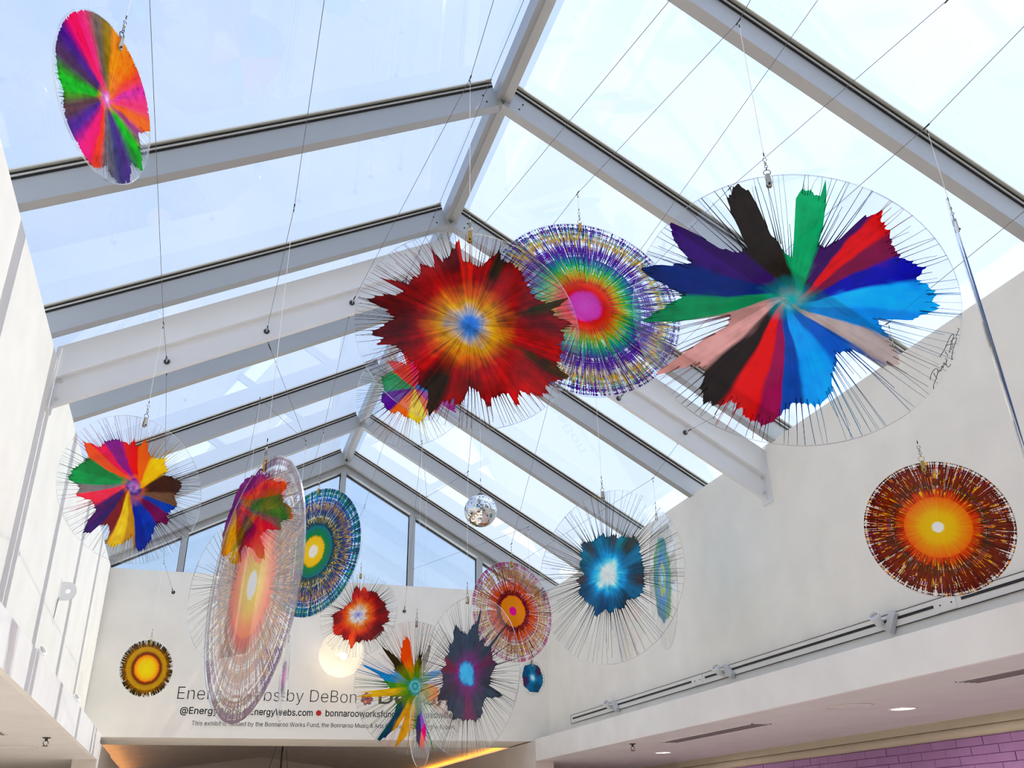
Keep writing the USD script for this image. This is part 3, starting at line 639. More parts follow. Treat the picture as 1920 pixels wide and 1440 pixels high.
def _pts(r, n=24):
    return [(i * 360 / n, r * (1 + 0.05 * math.sin(i * 2.3) + 0.03 * math.sin(i * 5.1))) for i in range(n)]
SPEC = {
 14: dict(type='splash', edge=EDGE[14], wedge=WEDGE[14], nt=1700, nr=56, seed=14, drips=135, spike=0.03, soft=0.22, swirl=1.1, streak=0.35, bleed=0.4, thread=0.00099, thread_dark=0.5, node=3.35 + Z0,
    mid=[(0, (60, 200, 200), 0.9), (0.05, (130, 180, 175), 0.8), (0.11, (20, 150, 150), 0.55), (0.2, (20, 120, 130), 0.0)],
    label='large clear disc with a pinwheel of blue, red, green and black wedges'),
 15: dict(type='splash', edge=EDGE[15], wedge=WEDGE[15], nt=1400, nr=52, seed=15, drips=150, spike=0.05, soft=0.5, streak=1.25, patch=0.9, bleed=0.6, thread=0.00099, thread_dark=0.6, brass=True,
    mid=[(0, (50, 105, 190), 1), (0.08, (75, 130, 200), 1), (0.13, (175, 175, 180), 0.95), (0.18, (225, 185, 140), 0.9), (0.24, (240, 175, 30), 0.85), (0.34, (235, 130, 15), 0.6), (0.46, (200, 55, 12), 0.4), (0.6, (170, 20, 10), 0.0)],
    label='dark red and orange burst disc with a blue centre'),
 16: dict(type='weave', core=0.31, nt=1100, nr=84, seed=16, brass=True, cover=[(0.27, 0.99), (0.5, 0.93), (0.65, 0.88), (0.78, 0.76), (1, 0.72)], along=11, dark=0.3, wr=0.75, wt=0.95, ringf=30,
    rings=[(0, (246, 110, 205)), (0.15, (240, 90, 190)), (0.19, (250, 60, 60)), (0.27, (250, 85, 10)), (0.34, (250, 160, 10)), (0.39, (150, 200, 40)), (0.44, (20, 190, 90)), (0.5, (10, 160, 140)), (0.55, (20, 90, 150)), (0.6, (80, 20, 140)), (0.68, (100, 20, 150)), (0.74, (60, 60, 170)), (0.79, (245, 200, 40)), (0.83, (250, 180, 30)), (0.87, (60, 180, 170)), (0.92, (110, 30, 160)), (1, (75, 20, 125))],
    label='purple woven rainbow disc with a pink centre'),
 1: dict(type='splash', edge=EDGE[1], wedge=WEDGE[1], nt=1000, nr=44, seed=1, drips=150, spike=0.03, soft=0.9, swirl=0.9, streak=0.7, patch=0.9, bleed=0.9, thread=0.00062, thread_dark=0.5, node=3.35 + Z0,
    mid=[(0, (225, 225, 235), 0.9), (0.06, (230, 110, 200), 0.75), (0.12, (240, 130, 60), 0.45), (0.24, (120, 60, 120), 0.0)],
    label='disc painted pink, purple, orange and green nearly to its rim, top left'),
 2: dict(type='splash', edge=EDGE[2], wedge=WEDGE[2], nt=1000, nr=44, seed=2, drips=140, spike=0.04, soft=0.25, swirl=1.4, streak=0.35, bleed=0.35, thread=0.00081, thread_dark=0.5,
    mid=[(0, (120, 60, 140), 0.9), (0.05, (165, 125, 190), 0.8), (0.09, (60, 35, 130), 0.7), (0.13, (230, 120, 90), 0.5), (0.2, (200, 120, 60), 0.0)],
    label='clear disc with a many-coloured flower splash beside the left wall'),
 3: dict(type='weave', behind=True, core=0.46, nt=1000, nr=70, seed=3, brass=True, cover=[(0.4, 0.95), (0.6, 0.82), (0.8, 0.74), (1, 0.5)], along=8, dark=0.4, core_rough=0.3, wr=1.4, ringf=22,
    rings=[(0, (255, 255, 252)), (0.09, (255, 255, 250)), (0.12, (252, 205, 50)), (0.24, (250, 180, 40)), (0.3, (248, 140, 50)), (0.44, (235, 105, 60)), (0.5, (185, 110, 70)), (0.57, (85, 55, 60)), (0.64, (205, 150, 20)), (0.72, (90, 45, 125)), (0.8, (200, 150, 30)), (0.86, (95, 60, 120)), (1, (95, 60, 95))],
    extra=[dict(R=0.61, bands=[(0.25, (250, 150, 30)), (0.36, (240, 100, 25)), (0.46, (205, 40, 75)), (0.54, (120, 60, 60)), (0.6, (110, 130, 45)), (0.68, (60, 105, 45)), (0.74, (170, 50, 80)), (0.82, (240, 105, 30)), (0.92, (150, 60, 100)), (1, (90, 40, 100))], edge=LEAF, wedge=LEAFW, at=LEAF_AT, r=0.61, seed=33, drips=60, spike=0.008, keep=0, streak=0.7, bleed=0.7, soft=0.5)],
    label='tall glossy sun-centred disc, turned nearly edge on, before the wall lettering'),
 4: dict(type='splash', edge=_pts(0.4), wedge=[(0, (60, 66, 84)), (90, (90, 60, 80)), (180, (50, 62, 80)), (270, (70, 70, 90))], nt=500, nr=22, seed=4, drips=90, spike=0.06, thread=0.00099, thread_dark=0.2,
    label='clear disc with thin dark spokes, half hidden behind the tall sun-centred disc'),
 5: dict(type='weave', core=0.47, nt=800, nr=70, seed=5, brass=True, cover=[(0.42, 0.98), (0.7, 0.9), (0.9, 0.82), (1, 0.6)], along=9, ringf=40, dark=0.5, wr=1.2,
    rings=[(0, (230, 215, 200)), (0.08, (235, 225, 210)), (0.11, (252, 195, 80)), (0.22, (250, 185, 60)), (0.25, (20, 120, 60)), (0.34, (8, 110, 80)), (0.42, (10, 100, 130)), (0.48, (15, 60, 90)), (0.50, (235, 200, 20)), (0.52, (235, 200, 20)), (0.55, (40, 30, 80)), (0.62, (30, 90, 120)), (0.68, (90, 50, 130)), (0.74, (225, 190, 20)), (0.77, (80, 40, 120)), (0.83, (20, 100, 170)), (0.88, (20, 140, 190)), (0.93, (60, 140, 40)), (1, (30, 70, 140))],
    label='blue and green ringed disc with a yellow centre'),
 6: dict(type='splash', edge=EDGE[6], wedge=WEDGE[6], nt=700, nr=34, seed=6, drips=110, spike=0.06, soft=0.5, streak=1.25, patch=0.9, bleed=0.6, thread=0.00099, thread_dark=0.25, brass=True,
    mid=[(0, (110, 115, 200), 1), (0.07, (190, 190, 215), 1), (0.15, (240, 225, 215), 0.95), (0.22, (240, 170, 130), 0.9), (0.3, (245, 125, 35), 0.85), (0.42, (225, 75, 28), 0.6), (0.55, (150, 20, 30), 0.2), (0.65, (130, 15, 25), 0.0)],
    label='small dark red burst disc above the glowing globe lamp'),
 7: dict(type='splash', edge=EDGE[7], wedge=WEDGE[7], nt=900, nr=40, seed=7, drips=120, spike=0.06, soft=0.25, streak=0.5, bleed=0.35, thread=0.00136, thread_dark=0.7, keep=0.8, full=0.85,
    mid=[(0, (120, 200, 200), 1), (0.045, (60, 150, 160), 1), (0.07, (140, 210, 205), 1), (0.1, (70, 160, 160), 1), (0.125, (80, 140, 50), 0.9), (0.22, (110, 150, 40), 0.7), (0.32, (170, 170, 40), 0.3), (0.42, (170, 170, 40), 0.0)],
    label='clear disc with a thin yellow, orange and blue starburst'),
 8: dict(type='splash', edge=EDGE[8], wedge=WEDGE[8], nt=900, nr=40, seed=8, drips=120, spike=0.04, soft=0.6, streak=0.6, bleed=0.7, thread=0.00112, thread_dark=0.16,
    mid=[(0, (95, 190, 238), 1), (0.13, (100, 178, 228), 1), (0.155, (55, 115, 180), 0.9), (0.18, (140, 50, 140), 0.5), (0.28, (120, 40, 110), 0.35), (0.42, (70, 40, 80), 0.0)],
    label='disc with a slate grey splash and light blue centre'),
 9: dict(type='weave', core=0.41, nt=760, nr=60, seed=9, brass=True, cover=[(0.36, 0.97), (0.55, 0.85), (0.7, 0.72), (0.9, 0.58), (1, 0.36)], along=9, ringf=34, dark=0.3, wr=0.65, wt=1.0,
    rings=[(0, (240, 20, 150)), (0.08, (240, 20, 150)), (0.10, (245, 150, 20)), (0.30, (240, 140, 10)), (0.315, (120, 10, 45)), (0.39, (110, 8, 40)), (0.44, (225, 80, 15)), (0.55, (225, 110, 20)), (0.62, (170, 60, 130)), (0.7, (210, 180, 40)), (0.76, (190, 90, 140)), (0.84, (215, 190, 50)), (0.88, (170, 70, 130)), (1, (200, 100, 140))],
    label='pink and orange ringed disc with a magenta dot at its centre'),
 10: dict(type='splash', edge=_pts(0.84), wedge=[(0, (8, 100, 140)), (40, (60, 40, 70)), (90, (10, 110, 150)), (150, (8, 80, 120)), (200, (60, 40, 80)), (250, (8, 100, 140)), (300, (10, 70, 100))], nt=300, nr=20, seed=10, drips=60, spike=0.05, thread=0.00062, thread_dark=0.4, streak=0.8, node=2.75 + Z0,
    mid=[(0, (230, 245, 250), 1), (0.1, (190, 225, 240), 0.95), (0.22, (30, 150, 200), 0.8), (0.45, (10, 100, 140), 0.0)],
    label='smallest disc, teal blue, just under the pink and orange ringed disc'),
 11: dict(type='splash', edge=EDGE[11], wedge=WEDGE[11], nt=1000, nr=40, seed=11, drips=130, spike=0.05, soft=0.6, streak=0.8, bleed=0.7, thread=0.00105, thread_dark=0.12, full=0.6, node=3.7 + Z0,
    mid=[(0, (236, 248, 250), 1), (0.09, (220, 242, 250), 1), (0.14, (120, 205, 232), 0.95), (0.2, (20, 150, 210), 0.9), (0.28, (8, 110, 160), 0.5), (0.37, (8, 90, 130), 0.0)],
    label='wide clear disc with long dark spokes and a teal burst'),
 12: dict(type='splash', edge=_pts(0.62), wedge=[(0, (90, 150, 120)), (60, (60, 130, 140)), (120, (110, 160, 120)), (180, (80, 140, 130)), (240, (60, 120, 150)), (300, (100, 150, 110))], nt=400, nr=24, seed=12, drips=90, spike=0.08, thread=0.00093, thread_dark=0.3,
    mid=[(0, (220, 235, 245), 1), (0.1, (110, 180, 230), 1), (0.2, (190, 200, 70), 0.9), (0.26, (70, 130, 200), 0.9), (0.42, (80, 140, 190), 0.6), (0.55, (90, 150, 120), 0.0)],
    label='green and blue disc almost edge on behind the wide teal burst disc'),
 13: dict(type='weave', core=0.52, nt=820, nr=64, seed=13, brass=True, cover=[(0.4, 0.99), (0.7, 0.985), (0.82, 0.92), (0.9, 0.82), (1, 0.72)], along=5, dark=0.3, smear=0.14, jit=0.04, accent=[(240, 170, 30), (250, 195, 60), (120, 60, 110), (235, 120, 20)], accent_at=0.16,
    rings=[(0, (255, 250, 246)), (0.07, (255, 250, 244)), (0.085, (250, 195, 30)), (0.22, (250, 190, 15)), (0.3, (250, 160, 10)), (0.38, (245, 140, 10)), (0.46, (235, 110, 15)), (0.54, (190, 60, 15)), (0.58, (80, 40, 25)), (0.64, (90, 65, 25)), (0.7, (115, 40, 20)), (0.8, (130, 50, 15)), (0.88, (110, 40, 20)), (1, (90, 25, 15))],
    label='orange and brown sunburst disc with a white centre, by the right wall'),
 17: dict(type='splash', edge=EDGE[17], wedge=WEDGE[17], nt=700, nr=34, seed=17, drips=130, spike=0.04, soft=0.25, thread=0.00087, thread_dark=0.5, node=4.15 + Z0,
    label='clear many-coloured wedge disc mostly hidden behind the red burst disc'),
 18: dict(type='weave', core=0.88, nt=420, nr=14, seed=18, brass=True, cover=[(0.8, 0.95), (0.92, 0.75), (1, 0.45)], along=4, dark=0.4, wr=0.2, smear=0.03,
    rings=[(0, (252, 215, 15)), (0.3, (252, 200, 10)), (0.4, (245, 165, 15)), (0.45, (235, 130, 25)), (0.48, (120, 50, 25)), (0.56, (115, 55, 20)), (0.6, (175, 140, 10)), (0.72, (190, 145, 10)), (0.84, (130, 90, 12)), (0.93, (55, 32, 18)), (1, (36, 60, 36))], node=2.95 + Z0,
    label='yellow and amber ringed disc at the left of the end wall'),
 19: dict(type='splash', edge=_pts(0.7), wedge=[(0, (90, 110, 130)), (90, (60, 90, 140)), (180, (120, 120, 130)), (270, (70, 80, 120))], nt=300, nr=16, seed=19, drips=60, thread=0.00093, node=2.83 + Z0,
    label='disc seen exactly edge on as a silvery line at the right edge'),
 20: dict(type='splash', edge=_pts(0.45), wedge=[(0, (235, 60, 130)), (70, (150, 100, 190)), (150, (60, 50, 110)), (220, (70, 60, 90)), (290, (240, 130, 120))], nt=300, nr=18, seed=20, drips=50, thread=0.00093, thread_dark=0.4, node=3.0 + Z0,
    label='narrow pale disc with a pink and purple heart behind the thin starburst'),
 21: dict(type='splash', edge=_pts(0.38), wedge=[(0, (210, 150, 190)), (90, (150, 150, 165)), (180, (190, 140, 180)), (270, (140, 140, 155))], nt=300, nr=16, seed=21, drips=40, thread=0.00093, thread_dark=0.4, node=3.0 + Z0,
    label='slim grey disc seen edge on, right of the tall sun-centred disc'),
}


NODE = {}
for n, sp in SPEC.items():
    R, c, yaw, node = DISC[n]
    node = node or sp['node']
    NODE[n] = np.array([c[0], c[1], node])
    BACK = 0.0045 if sp.get('behind') else -0.0045
    t = thing('painted_disc', sp['label'], 'hanging disc', c, yaw)
    sheet(t, R)
    px = sp.get('res', 1.0)
    if sp['type'] == 'splash':
        a, b = splash(sp, R, int(sp['nt']), int(sp['nr']))
        obj('paint_splash', a[0], 'spin_paint', t, col=a[1])
        if len(b[0].faces):
            obj('paint_threads', b[0], 'thin_paint', t, col=b[1], kind='stuff')
    else:
        a, b = weave(sp, R, int(sp['nt']), int(sp['nr']))
        obj('paint_heart', a[0], 'spin_paint', t, col=a[1])
        obj('paint_weave', b[0], 'thin_paint', t, col=b[1], kind='stuff')
        for ex in sp.get('extra', []):
            a, b = splash(ex, ex['r'], 360, 30)
            a[0].apply_translation([ex['at'][0] * R, -0.0006, ex['at'][1] * R])
            obj('paint_splash', a[0], 'spin_paint', t, col=a[1])
    hanger(t, R, node - c[2], sp.get('brass', False))
    if n == 14:      # the artist's signature, written along the rim
        strokes = SIGN
        m = []
        for st in strokes:
            p = np.array(st, float)
            q = [p[0]]
            for i in range(len(p) - 1):
                p0, p1, p2, p3 = p[max(i - 1, 0)], p[i], p[i + 1], p[min(i + 2, len(p) - 1)]
                for s_ in np.linspace(0, 1, 6)[1:]:
                    q.append(0.5 * ((2 * p1) + (-p0 + p2) * s_ + (2 * p0 - 5 * p1 + 4 * p2 - p3) * s_**2 + (-p0 + 3 * p1 - 3 * p2 + p3) * s_**3))
            q = np.array(q)
            m.append(tube(np.c_[q[:, 0] * R, np.full(len(q), -0.0012), q[:, 1] * R], 0.0011, 4))
        obj('signature', join(*m), 'signature_ink', t, label='handwritten black signature along the rim')

# ------------------------------------------------------------------ tension cables
GROUP_N = 'tension cables of the near bay'
def cable(pts, label, hook0=False, hook1=False, turn=None):
    t = thing('tension_cable', label, 'cable')
    pts = [np.asarray(p, float) for p in pts]
    obj('cable_run', tube(pts, 0.0016, 5), 'cable', t)
    for end, on in ((0, hook0), (-1, hook1)):
        if on:
            p = pts[end]; q = pts[1] if end == 0 else pts[-2]
            d = (q - p) / np.linalg.norm(q - p)
            ds = lathe([(0, -0.004), (0.022, -0.004), (0.022, 0.002), (0, 0.004)], 16)
            ds.apply_transform(trimesh.geometry.align_vectors([0, 0, 1], [0, -1 if p[1] < 8 and q[1] < p[1] else (1 if p[1] < 8 else -1), 0])); ds.apply_translation(p)
            obj('washer', ds, 'dark_steel', t)
            obj('eye_bolt', ring(0.014, 0.003, p + d * 0.02, 'x', 14), 'chrome', t, smooth=True)
            obj('shackle', ring(0.011, 0.0025, p + d * 0.048, 'z', 12), 'chrome', t, smooth=True)
            obj('turnbuckle', tube([p + d * 0.06, p + d * 0.075, p + d * 0.11, p + d * 0.125], [0.003, 0.0055, 0.0055, 0.003], 8), 'dark_steel', t)
    for p in pts[1:-1]:
        obj('cable_clip', tube([p - (0, 0.02, 0), p + (0, 0.02, 0)], 0.004, 6), 'dark_steel', t)
    return t
Y0 = -2.6
def E3(x, z, y=6.30):
    return (x, y, z + Z0)
def back(p, z):
    return (p[0], Y0, z + Z0)
eye = {'a': (-0.553, 3.185), 'b': (0.132, 3.56), 'c': (0.78, 3.94), 'd': (1.45, 4.22), 'e': (1.93, 4.06), 'f': (2.62, 3.68), 'g': (3.15, 3.38), 'h': (3.776, 3.13)}
yb_ = 6.328
near = {'a': [NODE[2], NODE[1] + (0, 0, 0)], 'b': [NODE[3]], 'c': [NODE[15]], 'd': [], 'e': [NODE[16], NODE[14]], 'f': [], 'g': [NODE[19]], 'h': [NODE[13]]}
nm_ = {'a': 'leftmost', 'b': 'second from left', 'c': 'third from left', 'd': 'fourth from left', 'e': 'fourth from right', 'f': 'third from right', 'g': 'second from right', 'h': 'rightmost'}
for k in eye:
    x, z = eye[k]
    mids = near[k]
    pts = [np.array([x, yb_, z + Z0])] + list(mids) + [np.array([x - 0.1, Y0, z - 0.05 + Z0])]
    if k == 'd':
        pts = [pts[0], np.array([1.6, 2.35, 3.3 + Z0]), pts[-1]]
    if k == 'f':
        pts = [pts[0], np.array([2.75, 3.74, 3.584 + Z0]), np.array([2.75, 1.97, 3.253 + Z0]), pts[-1]]
    if k == 'h':
        pts[1] = NODE[13]
    cable(pts, f'thin steel cable towards the camera from the steel beam, {nm_[k]} of eight', True, False)
for j, (x, y, z, xe_) in {1: (0, 0, 0, 0)}.items():
    pass
ye_ = 6.385
far = {'a': ([NODE[18]], (-0.493, 2.80)), 'b': ([NODE[21] * (1, 1, 1), NODE[4]] if NODE[21][1] < NODE[4][1] else [NODE[4]], (0.1, 2.78)), 'c': ([NODE[5]], (0.75, 2.78)), 'd': ([NODE[6]], (1.56, 3.25)),
       'e': ([NODE[8], NODE[20], NODE[7]], (2.487, 2.718)), 'f': ([NODE[9], NODE[10]], (2.58, 3.3)), 'h': ([NODE[12]], (3.58, 3.12))}
for k, (mids, w) in far.items():
    x, z = eye[k]
    cable([np.array([x, ye_, z - 0.02 + Z0])] + list(mids) + [np.array([w[0], YE - 0.005, w[1] + Z0])],
          f'thin steel cable from steel beam to end wall, {nm_[k]} anchor along the beam', True, k in 'abce')
# wires for the two discs hung from the roof between cables
cable([(NODE[11][0] - 0.9, yb_, zroof(NODE[11][0] - 0.9) - 0.30), NODE[11], (NODE[11][0] - 0.3, Y0, 3.72 + Z0)], 'thin steel cable passing above the wide teal burst disc', True)
cable([(1.21, yb_, zroof(1.21) - 0.34), NODE[17], (1.21, Y0, 4.0 + Z0)], 'thin steel cable passing above the half hidden many-coloured wedge disc', True)

# ------------------------------------------------------------------ mirror ball
BC = np.array([2.204, 7.4, 2.615 + Z0]); BR = 0.148
mb = thing('mirror_ball', 'silver mirror ball of small square tiles hanging in the middle of the hall', 'disco ball', BC)
obj('core', trimesh.creation.icosphere(3, BR - 0.003), 'ball_core', mb, smooth=True)
V, F = [], []
rows = 30
rng = np.random.default_rng(5)
for i in range(rows):
    la = (i + 0.5) / rows * np.pi
    n = max(4, int(round(2 * np.pi * math.sin(la) * BR / (np.pi * BR / rows))))
    hl = np.pi / rows * 0.46
    for j in range(n):
        lo = j / n * 2 * np.pi + i * 0.31
        nrm = np.array([math.sin(la) * math.cos(lo), math.sin(la) * math.sin(lo), math.cos(la)])
        e1 = np.array([-math.sin(lo), math.cos(lo), 0]); e2 = np.cross(nrm, e1)
        n2 = nrm + rng.normal(0, 0.02) * e1 + rng.normal(0, 0.02) * e2
        n2 /= np.linalg.norm(n2); a1 = np.cross(e2, n2); a1 /= np.linalg.norm(a1); a2 = np.cross(n2, a1)
        w1 = np.pi / n * math.sin(la) * BR * 0.92; w2_ = hl * BR
        b0 = len(V)
        for s1, s2 in ((-1, -1), (1, -1), (1, 1), (-1, 1)):
            V.append(nrm * BR + s1 * w1 * a1 + s2 * w2_ * a2)
        F += [[b0, b0 + 1, b0 + 2], [b0, b0 + 2, b0 + 3]]
obj('mirror_tiles', trimesh.Trimesh(V, F, process=False), 'mirror', mb, kind='stuff')
cap = lathe([(0, 0.0), (0.03, 0.0), (0.03, 0.012), (0.012, 0.02), (0, 0.02)], 16); cap.apply_translation([0, 0, BR - 0.004])
obj('motor_cap', cap, 'dark_steel', mb)
for q in range(5):
    obj('chain_link', ring(0.010, 0.0018, (0, 0, BR + 0.026 + q * 0.017), 'x' if q % 2 else 'y', 12, 5), 'dark_steel', mb, smooth=True)
obj('hanging_wire', tube([(0, 0, BR + 0.10), (0, 0, 1.0), (0, 0, zroof(BC[0]) - BC[2])], 0.0013), 'cord', mb)
fe = trimesh.creation.cylinder(0.003, 0.03, sections=8); fe.apply_translation([0, 0, BR + 0.15]); obj('ferrule', fe, 'black_plastic', mb)

# ------------------------------------------------------------------ globe lamp on the end wall
gl = thing('globe_lamp', 'frosted glass globe wall lamp glowing warm white on the end wall', 'lamp', (1.627, 11.66, 2.06 + Z0))
obj('globe', trimesh.creation.icosphere(4, 0.285), 'frosted_globe', gl, smooth=True)
b_ = trimesh.creation.icosphere(3, 0.045); b_.apply_translation([0.03, 0.02, -0.02]); obj('bulb', b_, 'warm_bulb', gl, smooth=True)
obj('wall_bracket', tube([(0, 0.34, 0.0), (0, 0.2, 0.0), (0.03, 0.03, -0.01)], 0.012, 8), 'bracket', gl)
pl_ = trimesh.creation.cylinder(0.06, 0.02, sections=24); pl_.apply_transform(trimesh.transformations.rotation_matrix(np.pi / 2, [1, 0, 0])); pl_.apply_translation([0, 0.33, 0]); obj('wall_plate', pl_, 'bracket', gl)

# ------------------------------------------------------------------ lettering on the end wall
from shapely import union_all
from shapely.geometry import Polygon
def words(text, cap, bold=0.0, width=None):
    m = meshkit.text_mesh(text, cap, 0.003)
    tri = m.vertices[m.faces]
    low = (np.abs(tri[:, :, 2]) < 1e-6).all(1)
    sh = union_all([Polygon(t[:, :2]) for t in tri[low] if abs(np.cross(t[1, :2] - t[0, :2], t[2, :2] - t[0, :2])) > 1e-12])
    if bold:
        sh = sh.buffer(bold * cap)
    ps = [g for g in getattr(sh, 'geoms', [sh]) if g.area > 1e-7]
    m = trimesh.util.concatenate([trimesh.creation.extrude_polygon(g, 0.002, engine='earcut') for g in ps])
    v = m.vertices.copy()
    if width:
        v[:, 0] *= width / v[:, 0].max()
    return v, m.faces
lt = thing('wall_lettering', 'three lines of black lettering along the bottom of the end wall', 'lettering')
def line(text, x0, x1, z, cap, bold=0.0):
    full = meshkit.text_mesh(text, cap, 0.003).bounds[1][0]
    ws = text.split(' ')
    for i, w in enumerate(ws):
        own = meshkit.text_mesh(w, cap, 0.003).bounds[1][0]
        off = meshkit.text_mesh(' '.join(ws[:i + 1]), cap, 0.003).bounds[1][0] - own
        v, f = words(w, cap, bold)
        k = (x1 - x0) / full
        v = np.c_[x0 + k * (off + v[:, 0]), YE - 0.0005 - v[:, 2], z + Z0 + v[:, 1]]
        obj('word', trimesh.Trimesh(v, f[:, ::-1], process=False), 'lettering', lt)
line('Energy Webs by DeBon', -0.285, 1.906, 1.520, 0.148, -0.028)
line('DeBon', 2.17, 3.12, 1.520, 0.148, 0.02)
line('@EnergyWebs', -0.215, 0.50, 1.355, 0.076, 0.012)
line('EnergyWebs.com', 0.60, 1.365, 1.355, 0.076, 0.012)
line('bonnarooworksfund.org', 1.52, 2.60, 1.355, 0.076, 0.012)
line('flynashville.com', 2.72, 3.36, 1.355, 0.076, 0.012)
line('This exhibit is funded by the Bonnaroo Works Fund, the Bonnaroo Music & Arts Festival, and Arts at the Airport.', -0.06, 3.22, 1.225, 0.05, -0.01)
def dot(x, z, r, m_):
    a = np.linspace(0, 2 * np.pi, 22, endpoint=False)
    rr = r * (1 + 0.16 * np.sin(a * 7 + x))
    g = Polygon(np.c_[x + rr * np.cos(a), z + Z0 + rr * np.sin(a)])
    m = trimesh.creation.extrude_polygon(g, 0.002, engine='earcut')
    v = np.c_[m.vertices[:, 0], YE - 0.0005 - m.vertices[:, 2], m.vertices[:, 1]]
    obj('printed_splash', trimesh.Trimesh(v, m.faces[:, ::-1], process=False), m_, lt)
dot(2.04, 1.575, 0.075, 'print_purple'); dot(1.44, 1.39, 0.034, 'red_print'); dot(0.555, 1.39, 0.03, 'red_print'); dot(2.66, 1.39, 0.03, 'red_print')
for q in range(5):
    a = q * 1.257 + 0.5
    x, z, r = 2.04 + 0.04 * math.cos(a), 1.575 + 0.04 * math.sin(a), 0.022
    aa = np.linspace(0, 2 * np.pi, 12, endpoint=False)
    m = trimesh.creation.extrude_polygon(Polygon(np.c_[x + r * np.cos(aa), z + Z0 + r * np.sin(aa)]), 0.003, engine='earcut')
    v = np.c_[m.vertices[:, 0], YE - 0.001 - m.vertices[:, 2], m.vertices[:, 1]]
    obj('printed_petal', trimesh.Trimesh(v, m.faces[:, ::-1], process=False), 'print_orange' if q % 2 else 'red_print', lt)

# ------------------------------------------------------------------ track with spotlights on the right wall
tr = thing('lighting_track', 'long pale lighting track with a dark slot along the foot of the right wall', 'lighting track')
yt0, yt1 = YB + 0.2, 11.19
zt_, zb_ = 1.322 + Z0, 1.228 + Z0
obj('housing', box(XR - 0.012, XR, yt0, yt1, zb_, zt_), 'wall_paint', tr)
obj('edge_line', join(box(XR - 0.014, XR - 0.0, yt0, yt1, zt_, zt_ + 0.004), box(XR - 0.014, XR, yt0, yt1, zb_ - 0.004, zb_), box(XR - 0.014, XR, yt1, yt1 + 0.006, zb_, zt_)), 'dark_steel', tr)
for a, b in ((11.12, 8.02), (7.75, 4.72), (4.47, 0.9)):
    obj('slot', box(XR - 0.016, XR - 0.011, b, a, 1.272 + Z0, 1.290 + Z0), 'black_plastic', tr)
for y in (7.885, 4.60):
    obj('joint_plate', box(XR - 0.02, XR - 0.01, y - 0.085, y + 0.085, 1.232 + Z0, 1.318 + Z0), 'wall_paint', tr)
    for dy in (-0.05, 0.05):
        sc = trimesh.creation.cylinder(0.005, 0.006, sections=8); sc.apply_transform(trimesh.transformations.rotation_matrix(np.pi / 2, [0, 1, 0])); sc.apply_translation([XR - 0.021, y + dy, 1.275 + Z0]); obj('screw', sc, 'dark_steel', tr)
def spot(y, x, z, label, flip=1, cat='spotlight', tilt=0.15, big=1.0):
    t = thing('track_spotlight', label, cat, (x, y, z), group=None)
    bx_ = box(-0.052, -0.012, -0.028, 0.028, -0.09, 0.055)
    bx_.apply_transform(trimesh.transformations.rotation_matrix(tilt, [1, 0, 0]))
    if flip < 0:
        bx_.apply_scale([-1, 1, 1]); trimesh.repair.fix_normals(bx_)
    obj('adapter', bx_, 'bracket', t)
    k = -0.075 * flip
    obj('arm', tube([(-0.04 * flip, 0.02, 0.02), (k, 0.06, 0.015)], 0.007, 8), 'chrome', t)
    hd = lathe([(0, 0.05), (0.028, 0.05), (0.033, 0.035), (0.041, -0.05), (0.036, -0.05), (0.028, -0.02), (0, -0.015)], 20)
    hd.apply_transform(trimesh.geometry.align_vectors([0, 0, -1], np.array([-0.75 * flip, -0.35, 0.55])))
    hd.apply_translation([k, 0.10, 0.02]); obj('lamp_head', hd, 'white_trim', t, smooth=40)
    ln = trimesh.creation.cylinder(0.031, 0.004, sections=20)
    dd = np.array([-0.75 * flip, -0.35, 0.55]); dd /= np.linalg.norm(dd)
    ln.apply_transform(trimesh.geometry.align_vectors([0, 0, 1], dd)); ln.apply_translation(np.array([k, 0.10, 0.02]) + dd * 0.028); obj('lens', ln, 'chrome', t)
spot(5.10, XR, 1.275 + Z0, 'white track spotlight on the right wall, nearest the orange sunburst disc', tilt=0.6)
spot(7.30, XR, 1.275 + Z0, 'white track spotlight on the right wall, middle one of the three', tilt=-0.9)
spot(9.78, XR, 1.275 + Z0, 'white track spotlight on the right wall, farthest one by the track end', tilt=-0.9)
spot(7.15, XL + 0.05, 1.18 + Z0, 'small white spotlight behind the left ledge, the nearer of the two', -1)
spot(9.62, XL + 0.05, 1.18 + Z0, 'small white spotlight behind the left ledge, the farther of the two', -1)

# ------------------------------------------------------------------ lifting lug on the left wall
lg = thing('lifting_lug', 'white steel lug plate with a hole, welded to the left wall', 'bracket', (XL, 8.45, 1.93 + Z0))
a = np.linspace(-np.pi / 2, np.pi / 2, 14)
out = [(0.0, -0.08)] + [(0.06 + 0.08 * math.cos(q), 0.08 * math.sin(q)) for q in a] + [(0.0, 0.08)]
hole = [(0.07 + 0.022 * math.cos(q), 0.022 * math.sin(q)) for q in np.linspace(0, 2 * np.pi, 16, endpoint=False)]
m = trimesh.creation.extrude_polygon(Polygon(out, [hole]), 0.014, engine='earcut')
v = m.vertices; m = trimesh.Trimesh(np.c_[v[:, 0], v[:, 2] - 0.007, v[:, 1]], m.faces[:, ::-1], process=False)
obj('plate', m, 'steel_paint', lg)
obj('weld', box(-0.001, 0.012, -0.016, 0.016, -0.10, 0.10), 'white_trim', lg)
obj('tied_cord', tube([(0.012, -0.02, -0.06), (0.012, -0.03, -0.10), (0.010, -0.05, -0.24)], 0.003, 5), 'cable', lg)

